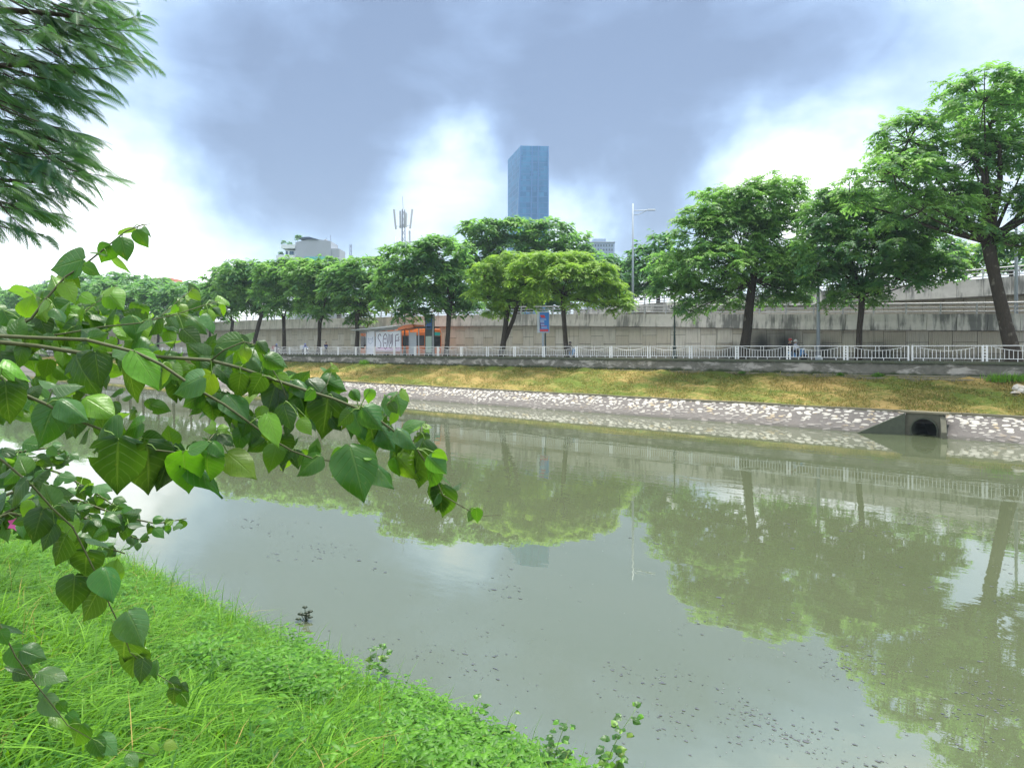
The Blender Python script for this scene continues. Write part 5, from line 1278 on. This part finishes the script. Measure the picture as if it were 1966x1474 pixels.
leaves = [  # group, base x y, tip x y, kind, roll (deg), variant
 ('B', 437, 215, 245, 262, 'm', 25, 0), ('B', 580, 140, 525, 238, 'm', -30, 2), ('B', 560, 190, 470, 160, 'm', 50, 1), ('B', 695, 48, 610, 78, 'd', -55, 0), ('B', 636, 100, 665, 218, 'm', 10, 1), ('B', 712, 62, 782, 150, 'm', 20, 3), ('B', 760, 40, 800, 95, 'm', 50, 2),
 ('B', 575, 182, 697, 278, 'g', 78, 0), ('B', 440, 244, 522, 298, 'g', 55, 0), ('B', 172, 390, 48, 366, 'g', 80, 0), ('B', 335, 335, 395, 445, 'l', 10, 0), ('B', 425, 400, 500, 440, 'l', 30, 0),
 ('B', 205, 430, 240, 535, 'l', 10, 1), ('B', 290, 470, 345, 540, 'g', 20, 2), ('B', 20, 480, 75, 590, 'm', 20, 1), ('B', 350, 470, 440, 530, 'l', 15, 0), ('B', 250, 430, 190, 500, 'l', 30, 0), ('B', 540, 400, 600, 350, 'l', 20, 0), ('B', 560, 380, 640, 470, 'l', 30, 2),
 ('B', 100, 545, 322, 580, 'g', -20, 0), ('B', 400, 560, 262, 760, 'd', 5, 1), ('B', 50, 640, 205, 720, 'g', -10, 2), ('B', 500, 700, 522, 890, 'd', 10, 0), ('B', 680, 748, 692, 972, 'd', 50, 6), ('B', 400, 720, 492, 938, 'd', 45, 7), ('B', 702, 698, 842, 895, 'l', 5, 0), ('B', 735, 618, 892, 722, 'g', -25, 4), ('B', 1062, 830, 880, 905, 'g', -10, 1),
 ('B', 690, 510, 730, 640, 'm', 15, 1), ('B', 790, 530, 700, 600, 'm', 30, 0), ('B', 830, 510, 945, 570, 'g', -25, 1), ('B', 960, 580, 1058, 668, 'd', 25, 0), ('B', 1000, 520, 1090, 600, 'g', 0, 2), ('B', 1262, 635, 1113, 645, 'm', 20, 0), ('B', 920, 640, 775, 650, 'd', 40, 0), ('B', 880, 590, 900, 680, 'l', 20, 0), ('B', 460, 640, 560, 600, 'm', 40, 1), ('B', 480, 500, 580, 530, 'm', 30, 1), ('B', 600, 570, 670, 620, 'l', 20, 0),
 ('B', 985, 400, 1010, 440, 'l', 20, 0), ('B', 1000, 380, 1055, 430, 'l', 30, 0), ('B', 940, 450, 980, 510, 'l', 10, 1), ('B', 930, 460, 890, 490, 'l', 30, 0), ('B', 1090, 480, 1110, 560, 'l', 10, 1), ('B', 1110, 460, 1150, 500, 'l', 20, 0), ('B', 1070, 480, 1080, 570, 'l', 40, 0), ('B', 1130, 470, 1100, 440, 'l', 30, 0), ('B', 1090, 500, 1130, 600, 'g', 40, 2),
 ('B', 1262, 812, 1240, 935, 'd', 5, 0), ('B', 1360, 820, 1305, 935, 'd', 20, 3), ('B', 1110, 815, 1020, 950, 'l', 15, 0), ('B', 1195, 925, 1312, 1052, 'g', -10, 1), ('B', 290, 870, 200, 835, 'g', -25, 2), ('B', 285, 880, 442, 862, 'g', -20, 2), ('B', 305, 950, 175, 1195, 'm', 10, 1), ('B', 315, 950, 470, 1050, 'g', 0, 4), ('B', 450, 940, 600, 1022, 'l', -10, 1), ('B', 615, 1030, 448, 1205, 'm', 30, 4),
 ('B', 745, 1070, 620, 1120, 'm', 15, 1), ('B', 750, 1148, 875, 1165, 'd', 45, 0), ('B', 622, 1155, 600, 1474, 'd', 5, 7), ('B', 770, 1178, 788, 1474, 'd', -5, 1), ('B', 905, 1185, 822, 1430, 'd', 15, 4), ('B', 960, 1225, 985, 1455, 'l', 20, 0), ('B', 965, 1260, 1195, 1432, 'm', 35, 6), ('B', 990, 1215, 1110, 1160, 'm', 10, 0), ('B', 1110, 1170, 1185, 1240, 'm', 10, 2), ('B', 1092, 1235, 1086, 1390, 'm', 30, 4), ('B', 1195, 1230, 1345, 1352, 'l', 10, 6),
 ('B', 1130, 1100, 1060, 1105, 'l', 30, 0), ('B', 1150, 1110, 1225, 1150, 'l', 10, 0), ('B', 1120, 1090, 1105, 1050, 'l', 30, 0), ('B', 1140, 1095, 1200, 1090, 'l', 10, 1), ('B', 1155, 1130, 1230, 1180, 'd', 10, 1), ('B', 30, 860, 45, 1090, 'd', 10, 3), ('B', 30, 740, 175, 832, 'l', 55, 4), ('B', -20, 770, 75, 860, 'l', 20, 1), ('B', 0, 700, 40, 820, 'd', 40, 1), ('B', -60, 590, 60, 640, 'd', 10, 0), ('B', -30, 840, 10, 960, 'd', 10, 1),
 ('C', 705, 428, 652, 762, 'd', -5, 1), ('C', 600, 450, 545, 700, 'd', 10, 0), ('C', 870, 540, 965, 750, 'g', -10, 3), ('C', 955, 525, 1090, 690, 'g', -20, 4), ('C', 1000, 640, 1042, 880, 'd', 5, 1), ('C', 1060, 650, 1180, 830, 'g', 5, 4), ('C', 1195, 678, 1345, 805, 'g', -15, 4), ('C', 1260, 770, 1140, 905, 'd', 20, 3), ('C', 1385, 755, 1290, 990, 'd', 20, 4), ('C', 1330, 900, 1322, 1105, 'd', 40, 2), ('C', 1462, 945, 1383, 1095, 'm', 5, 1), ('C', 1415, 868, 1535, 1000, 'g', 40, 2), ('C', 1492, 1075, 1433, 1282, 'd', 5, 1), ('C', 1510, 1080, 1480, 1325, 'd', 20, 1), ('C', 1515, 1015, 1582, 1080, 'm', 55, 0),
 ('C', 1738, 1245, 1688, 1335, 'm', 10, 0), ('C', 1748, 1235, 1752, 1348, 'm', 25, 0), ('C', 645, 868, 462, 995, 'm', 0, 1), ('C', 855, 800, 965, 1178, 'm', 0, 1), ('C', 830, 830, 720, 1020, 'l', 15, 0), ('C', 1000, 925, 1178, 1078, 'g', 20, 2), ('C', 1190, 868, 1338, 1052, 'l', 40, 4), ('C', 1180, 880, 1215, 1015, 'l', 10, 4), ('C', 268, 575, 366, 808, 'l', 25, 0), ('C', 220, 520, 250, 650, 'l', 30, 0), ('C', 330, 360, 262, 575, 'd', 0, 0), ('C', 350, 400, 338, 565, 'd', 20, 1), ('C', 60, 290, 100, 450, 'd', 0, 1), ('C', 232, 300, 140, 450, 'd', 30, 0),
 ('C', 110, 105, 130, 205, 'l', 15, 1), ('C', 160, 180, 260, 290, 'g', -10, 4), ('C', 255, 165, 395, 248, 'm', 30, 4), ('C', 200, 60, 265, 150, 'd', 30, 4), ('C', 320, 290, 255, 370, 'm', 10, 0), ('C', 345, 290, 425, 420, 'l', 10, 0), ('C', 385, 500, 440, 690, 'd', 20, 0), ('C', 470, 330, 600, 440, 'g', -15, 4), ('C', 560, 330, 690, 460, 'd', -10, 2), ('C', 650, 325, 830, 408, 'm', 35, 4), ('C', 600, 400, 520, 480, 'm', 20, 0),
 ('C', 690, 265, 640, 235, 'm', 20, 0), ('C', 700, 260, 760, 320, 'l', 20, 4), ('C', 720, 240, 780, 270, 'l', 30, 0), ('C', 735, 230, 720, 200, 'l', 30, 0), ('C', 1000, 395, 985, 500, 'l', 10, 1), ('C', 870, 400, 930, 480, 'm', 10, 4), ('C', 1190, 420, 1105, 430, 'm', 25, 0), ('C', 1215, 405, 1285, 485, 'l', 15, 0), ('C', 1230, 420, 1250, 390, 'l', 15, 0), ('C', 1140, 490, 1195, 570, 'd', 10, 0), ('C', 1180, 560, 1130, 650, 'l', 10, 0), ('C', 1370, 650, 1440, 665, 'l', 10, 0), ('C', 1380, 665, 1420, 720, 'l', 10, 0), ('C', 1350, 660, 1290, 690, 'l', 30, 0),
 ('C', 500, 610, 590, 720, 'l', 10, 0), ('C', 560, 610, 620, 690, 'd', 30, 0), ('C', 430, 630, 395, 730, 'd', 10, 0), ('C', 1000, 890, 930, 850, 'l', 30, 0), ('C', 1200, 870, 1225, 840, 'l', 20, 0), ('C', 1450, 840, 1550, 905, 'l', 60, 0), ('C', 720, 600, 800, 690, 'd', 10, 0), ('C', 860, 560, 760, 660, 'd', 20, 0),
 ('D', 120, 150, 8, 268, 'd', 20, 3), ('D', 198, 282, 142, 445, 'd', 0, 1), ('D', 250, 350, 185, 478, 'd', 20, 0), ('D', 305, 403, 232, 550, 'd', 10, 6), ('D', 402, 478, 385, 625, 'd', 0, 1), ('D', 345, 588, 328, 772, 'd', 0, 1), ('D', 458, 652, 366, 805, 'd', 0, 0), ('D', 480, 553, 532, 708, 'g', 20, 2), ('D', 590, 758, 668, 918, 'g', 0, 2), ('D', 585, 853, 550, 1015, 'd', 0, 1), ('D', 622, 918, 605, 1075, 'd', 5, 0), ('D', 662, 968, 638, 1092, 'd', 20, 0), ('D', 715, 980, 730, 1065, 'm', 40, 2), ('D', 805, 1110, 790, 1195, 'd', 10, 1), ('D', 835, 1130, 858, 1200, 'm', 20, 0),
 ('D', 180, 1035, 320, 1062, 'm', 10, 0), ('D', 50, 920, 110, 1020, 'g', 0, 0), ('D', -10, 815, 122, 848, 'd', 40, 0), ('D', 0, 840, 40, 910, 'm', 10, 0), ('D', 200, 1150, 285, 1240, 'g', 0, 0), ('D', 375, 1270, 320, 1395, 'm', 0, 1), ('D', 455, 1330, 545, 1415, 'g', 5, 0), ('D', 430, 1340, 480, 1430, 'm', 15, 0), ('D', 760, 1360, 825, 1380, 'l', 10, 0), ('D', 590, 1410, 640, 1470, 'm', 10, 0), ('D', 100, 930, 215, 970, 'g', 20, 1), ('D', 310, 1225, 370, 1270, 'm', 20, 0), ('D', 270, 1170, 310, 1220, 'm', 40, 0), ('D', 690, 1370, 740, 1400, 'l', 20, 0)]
pm = MB(); nleaf = 0
for g_, bx_, by_, tx_, ty_, kd, rl, vr in leaves:
    x0_, y0_ = cc(g_, bx_, by_); x1_, y1_ = cc(g_, tx_, ty_)
    e, d, sx_, sy_ = stem_depth(x0_, y0_); d += rnd.uniform(-.05, .05)
    Lpx = math.hypot(x1_-x0_, y1_-y0_); dd = rnd.uniform(-.35, .35)*Lpx/F*d
    B_ = P(x0_, y0_, d); T_2 = P(x1_, y1_, d+dd)
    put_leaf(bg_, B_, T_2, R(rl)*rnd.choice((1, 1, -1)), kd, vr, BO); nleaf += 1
    if e < 55**2: petiole(pm, P(sx_, sy_, d)-BO, B_-BO)
# more leaves along the shoots, smaller and further back
for pts, d0, d1, r0, r1 in stems:
    n = len(pts)
    for i in range(1, n-1):
        x, y = pts[i]
        if x < -70 or y < 530 or x > 860: continue
        for k in range(2):
            if nleaf >= 296: break
            small = i > n*.7
            Lp = rnd.uniform(20, 36) if small else rnd.uniform(30, 54)
            a = rnd.uniform(.15, .85)*math.pi if rnd.random() < .75 else rnd.uniform(-.9, -.1)*math.pi
            d = d0+(d1-d0)*i/(n-1) + rnd.uniform(.02, .22)
            x_, y_ = x+rnd.uniform(-18, 18), y+rnd.uniform(-8, 10)
            B_ = P(x_, y_, d); T_2 = P(x_+Lp*math.cos(a), y_+Lp*math.sin(a), d + rnd.uniform(-.4, .4)*Lp/F*d)
            put_leaf(bg_, B_, T_2, rnd.uniform(-.9, .9), rnd.choice('dmlmg' if y < 900 else 'ddmg'), rnd.randrange(8), BO); nleaf += 1  # lower shoots drawn darker, standing in for the shade there
            petiole(pm, P(x, y, d0+(d1-d0)*i/(n-1))-BO, B_-BO)
pm.build('petioles', 'green_stem', bg_)['kind'] = 'stuff'
def leaf_mass(name, parent, org, items):
    vs, fs, uvs, ti = [], [], [], []
    for B_, T_2, roll, var, tn in items:
        y = (T_2-B_); L = y.length; y.normalize(); z0 = (Vector((0, 0, HC))-B_).normalized()*.75 + Vector((0, 0, .65)); z0 = (z0-y*z0.dot(y)).normalized()
        z = Matrix.Rotation(roll, 3, y) @ z0; x = y.cross(z); M = Matrix((x, y, z)).transposed().to_4x4() @ Matrix.Scale(L, 4); M.translation = B_-org
        me = LM[var]; b = len(vs); vs += [tuple(M @ v.co) for v in me.vertices]; ti += [tn]*len(me.vertices)
        for p_ in me.polygons: fs.append(tuple(b+i for i in p_.vertices)); uvs += [tuple(me.uv_layers[0].data[l].uv) for l in p_.loop_indices]
    me = bpy.data.meshes.new(name); me.from_pydata(vs, [], fs); me.update(); me.polygons.foreach_set('use_smooth', [True]*len(me.polygons))
    ul = me.uv_layers.new(name='UVMap'); ul.data.foreach_set('uv', [c_ for u_ in uvs for c_ in u_])
    a = me.attributes.new('tint', 'FLOAT', 'POINT'); a.data.foreach_set('value', ti)
    o = link(name, me, 'leaf_mass', parent); o['kind'] = 'stuff'; return o
items = []
for pts, d0, d1, r0, r1 in stems:
    n = len(pts)
    for i in range(n-1):
        for k in range(3):
            t = rnd.random(); x = pts[i][0]*(1-t)+pts[i+1][0]*t; y = pts[i][1]*(1-t)+pts[i+1][1]*t
            if x < -70 or (y < 545) or (y > 1080 and rnd.random() < .6) or x > 600: continue
            f_ = (i+t)/(n-1); Lp = rnd.uniform(28, 54)*(1-.5*max(0, f_-.6)/.4); a = rnd.uniform(.1, .9)*math.pi if rnd.random() < .75 else rnd.uniform(-.9, -.1)*math.pi
            d = d0+(d1-d0)*f_ + rnd.uniform(.03, .26); x += rnd.uniform(-22, 22); y += rnd.uniform(-14, 16)
            items.append((P(x, y, d), P(x+Lp*math.cos(a), y+Lp*math.sin(a), d+rnd.uniform(-.45, .45)*Lp/F*d), rnd.uniform(-1, 1), rnd.randrange(8), min(1, max(0, rnd.gauss(.52 if y < 900 else .25, .34)))))  # darker tint on the low leaves paints in their shade
for _ in range(135):
    x, y = rnd.triangular(-40, 340, 20), rnd.uniform(575, 800); d = rnd.uniform(1.65, 1.95); Lp = rnd.uniform(24, 46); a = rnd.uniform(.0, 1.0)*math.pi
    items.append((P(x, y, d), P(x+Lp*math.cos(a), y+Lp*math.sin(a), d+rnd.uniform(-.45, .45)*Lp/F*d), rnd.uniform(-1, 1), rnd.randrange(8), min(1, max(0, rnd.gauss(.68, .3)))))
for pts, d0, d1, r0, r1 in stems[:2]:
    n = len(pts)
    for i in range(4, n-3):
        for k in range(5):
            t = rnd.random(); x = pts[i][0]*(1-t)+pts[i+1][0]*t; y = pts[i][1]*(1-t)+pts[i+1][1]*t
            if not 300 < x < 835: continue
            Lp = rnd.uniform(26, 58)*(1 if x < 700 else .75); a = rnd.uniform(.15, .85)*math.pi if rnd.random() < .8 else rnd.uniform(-.8, -.2)*math.pi
            d = d0+(d1-d0)*(i+t)/(n-1) + rnd.uniform(.02, .14); x += rnd.uniform(-18, 18); y += rnd.uniform(-16, 14)
            items.append((P(x, y, d), P(x+Lp*math.cos(a), y+Lp*math.sin(a), d+rnd.uniform(-.45, .45)*Lp/F*d), rnd.uniform(-1, 1), rnd.randrange(8), min(1, max(0, rnd.gauss(.35, .33)))))
leaf_mass('back_leaves', bg_, BO, items)

# second bougainvillea, smaller leaves, lower left
B2 = Vector((-2.75, 2.35, 2.5)); sb = tag(empty('small_leaved_shrub', tuple(B2)), 'dense smaller leaved shrub below the big leaves at the left edge', 'shrub')
st2 = [([(-80, 1010), (0, 990), (60, 960), (150, 960), (230, 990), (300, 1005), (358, 995)], 2.7), ([(-80, 940), (0, 900), (60, 890), (120, 910), (190, 950), (240, 985)], 2.8), ([(-80, 1020), (20, 985), (100, 1000), (170, 1040), (240, 1062)], 2.6), ([(-80, 900), (20, 870), (90, 860), (130, 880)], 2.9), ([(-60, 980), (60, 930), (140, 985), (200, 1010), (280, 1040)], 2.7)]
pm = MB(); nl = 0
for pts, d in st2:
    pp = [P(x, y, d+.02*i)-B2 for i, (x, y) in enumerate(pts)]
    MB().tube([Vector((0, 0, 0)), pp[0].lerp(Vector((0, 0, 0)), .4)] + pp, [.012, .009] + [.006*(1-i/len(pts))+.0012 for i in range(len(pts))], 5).build('stem', 'stem', sb, smooth=True)
    for i in range(len(pts)-1):
        for k in range(9):
            if nl >= 190: break
            t = rnd.random(); x = pts[i][0]*(1-t)+pts[i+1][0]*t; y = pts[i][1]*(1-t)+pts[i+1][1]*t
            if x < -40: continue
            endf = (i+t)/(len(pts)-1); Lp = rnd.uniform(26, 46)*(1-.55*max(0, endf-.55)/.45)
            a = rnd.uniform(-.15, 1.05)*math.pi; dd = d + rnd.uniform(-.22, .22); sp_ = 26*(1-.6*endf)
            x_, y_ = x+rnd.uniform(-sp_, sp_), y+rnd.uniform(-sp_, sp_)
            B_ = P(x_, y_, dd); T_2 = P(x_+Lp*math.cos(a), y_+Lp*math.sin(a), dd+rnd.uniform(-.5, .5)*Lp/F*dd)
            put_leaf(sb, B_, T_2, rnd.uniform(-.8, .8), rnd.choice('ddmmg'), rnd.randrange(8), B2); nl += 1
            petiole(pm, P(x, y, d)-B2, B_-B2, .0013)
pm.build('petioles', 'green_stem', sb)['kind'] = 'stuff'
c = P(31, 1005, 2.55)-B2
for k in range(5):
    a = k*2*math.pi/5; m = MB(); u_ = Vector((math.cos(a), -.4, math.sin(a)*.8)).normalized()*.022; s_ = Vector((-u_.z, 0, u_.x))*.55
    m.add([c, c+u_*.6+s_, c+u_*1.25, c+u_*.6-s_], [(0, 1, 2), (0, 2, 3)]); m.build('petal', 'petal_pink', sb)

# single weeds standing out at the water's edge
def weed(x, y, Yd, H, nleaf_, label, seed, lsz=.10, kinds='mml', spread_=.5):
    r = random.Random(seed); foot = P(x, y, Yd); v_ = -SA*0 + (foot.x*.6769 + foot.y*.7361); foot.z = max(-.05, bank_z(v_)-.05)
    o = tag(empty('tall_weed', tuple(foot)), label, 'plant', 'weeds at the water edge')
    nst = r.randint(2, 4); pm_ = MB()
    for k in range(nst):
        a = r.uniform(0, 6.28); hh = H*(1 if k == 0 else r.uniform(.45, .85)); lx, ly = spread_*hh*math.cos(a)*r.uniform(.3, 1), spread_*hh*math.sin(a)*r.uniform(.3, 1)
        if k == 0: lx, ly = spread_*.5*hh, 0
        pts = [Vector((lx*t*t, ly*t*t, hh*t)) for t in np.linspace(0, 1, 6)]
        MB().tube(pts, [.006, .005, .0045, .004, .003, .0015], 5).build('stem', 'green_stem', o, smooth=True)
        for i in range(nleaf_//nst):
            t = .2+.8*i/(nleaf_//nst); j = min(4, int(t*5)); b_ = pts[j].lerp(pts[j+1], t*5-j)
            an = i*2.4 + r.uniform(-.4, .4); ps = b_ + Vector((math.cos(an), math.sin(an), .35))*lsz*.8
            pm_.tube([b_, ps], .0012, 3, False)
            for q_ in (-.9, 0, .9):
                tip = ps + Vector((math.cos(an+q_), math.sin(an+q_), r.uniform(-.25, .4)))*lsz*r.uniform(.7, 1.1)*(1.15-.5*t)
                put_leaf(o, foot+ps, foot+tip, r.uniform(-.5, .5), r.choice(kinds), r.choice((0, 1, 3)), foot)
    pm_.build('petioles', 'green_stem', o)['kind'] = 'stuff'
    return o
weed(1150, 1500, 7.35, 1.0, 40, 'tallest leafy weed leaning right at the bottom edge', 1, .105, spread_=.75)
weed(1060, 1475, 7.8, .66, 32, 'bushy weed left of the tallest weed at the bottom edge', 2)
weed(905, 1410, 8.7, .46, 14, 'upright weed with a bare stem above the low leaves', 3)
weed(725, 1310, 10.2, .52, 16, 'slender weed poking out over the pale water', 4)
weed(965, 1430, 8.3, .55, 16, 'short weed between the upright and the bushy weed', 6)
p = P(587, 1192, 12.25)
wp = tag(empty('floating_plant', (p.x, p.y, 0)), 'small dark floating plant alone on the pale water', 'plant')
for k in range(9):
    a = rnd.uniform(0, 6.28); r_ = rnd.uniform(.03, .2); h = rnd.uniform(.03, .22); b_ = Vector((r_*math.cos(a), r_*math.sin(a), h))
    MB().tube([Vector((0, 0, -.03)), b_*.6, b_], .006, 4).build('stem', 'pond_leaf', wp)
    m = MB(); m.ball(b_, .045, 7, 4, (1.1, .8, .45)); m.build('leaf', 'pond_leaf', wp, smooth=True)
# rubble and weeds on the far bank
for i, (x, y, v_, sz, lb) in enumerate([(1958, 745, 50.2, .34, 'largest white rubble lump on the far bank at the right edge'), (1964, 753, 49.4, .26, 'flat white rubble piece just below the largest lump'), (1950, 757, 49.0, .18, 'small white rubble piece left of the flat one')]):
    o = link('rubble', SMESH[i+3], None); q_ = riv(c2s(x, v_), v_, np.interp(v_, [t[0] for t in fb], [t[1] for t in fb])+.06); o.location = q_; o.scale = (sz*1.4, sz, sz*1.4); o.rotation_euler = (.5, .2, i); tag(o, lb, 'rubble', 'rubble on the far bank')
def bank_weed(x, v_, r_, label, seed, grassy=False):
    z_ = float(np.interp(v_, [t[0] for t in fb], [t[1] for t in fb])); q_ = riv(c2s(x, v_), v_, z_); o = tag(empty('bank_weed', tuple(q_)), label, 'plant', 'weeds on the far bank')
    if grassy:
        n_ = 240; b_ = np.concatenate([rng.normal(0, r_*.8, (n_, 2)), np.zeros((n_, 1))], 1)
        V_, T_, t_ = blades(b_, rng.uniform(.5, 1.2, n_)*r_*1.6, rng.uniform(.02, .035, n_), rng.uniform(.1, .7, n_), rng.uniform(.4, 1, n_)); link('blades', npmesh('blades', V_, T_, t_), 'grass_green', o)['kind'] = 'stuff'
    else:
        MB().tube([(0, 0, -.05), (0, 0, r_)], .02, 5).build('stem', 'green_stem', o)
        n_ = 260; u_ = rng.normal(0, 1, (n_, 3)); u_ /= np.linalg.norm(u_, axis=1)[:, None]; b_ = u_*r_*rng.uniform(.3, 1, n_)[:, None]; b_[:, 2] = np.abs(b_[:, 2])*.9
        V_, T_, t_ = leaf_clouds(b_, None, rng.uniform(.10, .2, n_), rng.uniform(.3, 1, n_)); link('foliage', npmesh('foliage', V_, T_, t_), 'weed_green', o)['kind'] = 'stuff'
bank_weed(1686, 52.4, .38, 'round green weed against the embankment wall below the mottled tree', 1); bank_weed(1613, 52.5, .24, 'small green weed against the embankment wall below the lamp pole', 2)
bank_weed(1912, 51.9, .40, 'tall bright grass clump on the far bank near the right edge', 3, True); bank_weed(1957, 52.2, .36, 'grass clump at the far right end of the embankment wall', 4, True)
bank_weed(1425, 52.5, .22, 'small weed at the wall foot below the broad bright tree', 5); bank_weed(700, 52.6, .4, 'grassy clump at the wall foot below the graffiti shelter', 6, True)

# scum drifting on the water
m_v, m_f = [], []
def scum_at(x, y, r_):
    Yd_ = F*HC/(y-HY); X_ = (x-CX)/F*Yd_; n_ = rnd.randint(5, 8); b0_ = len(m_v); a0 = rnd.uniform(0, 6); el_ = rnd.uniform(1.0, 2.4)
    v_ = X_*.6769+Yd_*.7361
    if v_ < 6.3 or v_ > 41: return
    for k in range(n_):
        a = a0+2*math.pi*k/n_; q_ = r_*rnd.uniform(.6, 1.1); px_, py_ = q_*el_*math.cos(a), q_*math.sin(a)
        m_v.append((X_ + CA*px_ - SA*py_, Yd_ + SA*px_ + CA*py_, .004 + .003*rnd.random()))
    m_v.append((X_, Yd_, .007))
    for k in range(n_): m_f.append((b0_+k, b0_+(k+1) % n_, b0_+n_))
streaks = [((1180, 1290), (1640, 1450), 60, 120), ((640, 1200), (1000, 1290), 40, 80), ((900, 1120), (1400, 1200), 35, 60), ((520, 1030), (800, 1110), 40, 70), ((1250, 1340), (1900, 1474), 70, 70), ((1500, 1000), (1966, 1120), 60, 130), ((1350, 1180), (1966, 1340), 80, 190), ((1600, 1240), (1966, 1400), 70, 120), ((1400, 1390), (1680, 1474), 40, 55), ((900, 1250), (1250, 1330), 50, 70), ((450, 1000), (620, 1060), 40, 50), ((700, 930), (1200, 1030), 40, 60), ((1270, 1290), (1420, 1330), 20, 50), ((1430, 1370), (1540, 1410), 16, 60)]
for (xa, ya), (xb, yb), sp_, n_ in streaks:
    cl_ = [(rnd.random(), rnd.gauss(0, .5)) for _ in range(max(3, n_//9))]
    for _ in range(n_):
        t, o_ = rnd.choice(cl_); t += rnd.gauss(0, .03)
        y_ = ya+(yb-ya)*t + o_*sp_ + rnd.gauss(0, 9); x_ = xa+(xb-xa)*t + rnd.gauss(0, 26)
        if y_ > 880: scum_at(x_, y_, rnd.choice((.004, .006, .007, .009, .012, .018))*rnd.uniform(.7, 1.3)*(1.0 if y_ > 1150 else 1.7))
for _ in range(260):
    scum_at(rnd.uniform(420, 1966), rnd.uniform(900, 1474), rnd.uniform(.006, .014))
mb = MB(); mb.v, mb.f = m_v, m_f
tag(mb.build('scum', 'scum'), 'dark scum flecks drifting on the river surface', 'scum', kind='stuff')

# ------------------------------------------------------------------ thin summer haze
def f_haze(nt): return nd(nt, 'VolumePrincipled', {'Color': (.68, .84, 1.0, 1), 'Density': .00028, 'Anisotropy': .2}).outputs[0]
hm = bpy.data.materials.new('haze'); hm.use_nodes = True; hn = hm.node_tree; hn.nodes.clear()
hn.links.new(f_haze(hn), nd(hn, 'OutputMaterial').inputs['Volume'])
tag(MB().box(-1500, 1700, -1250, 1750, -2.2, 160).build('haze', hm), None, None, kind='stuff')
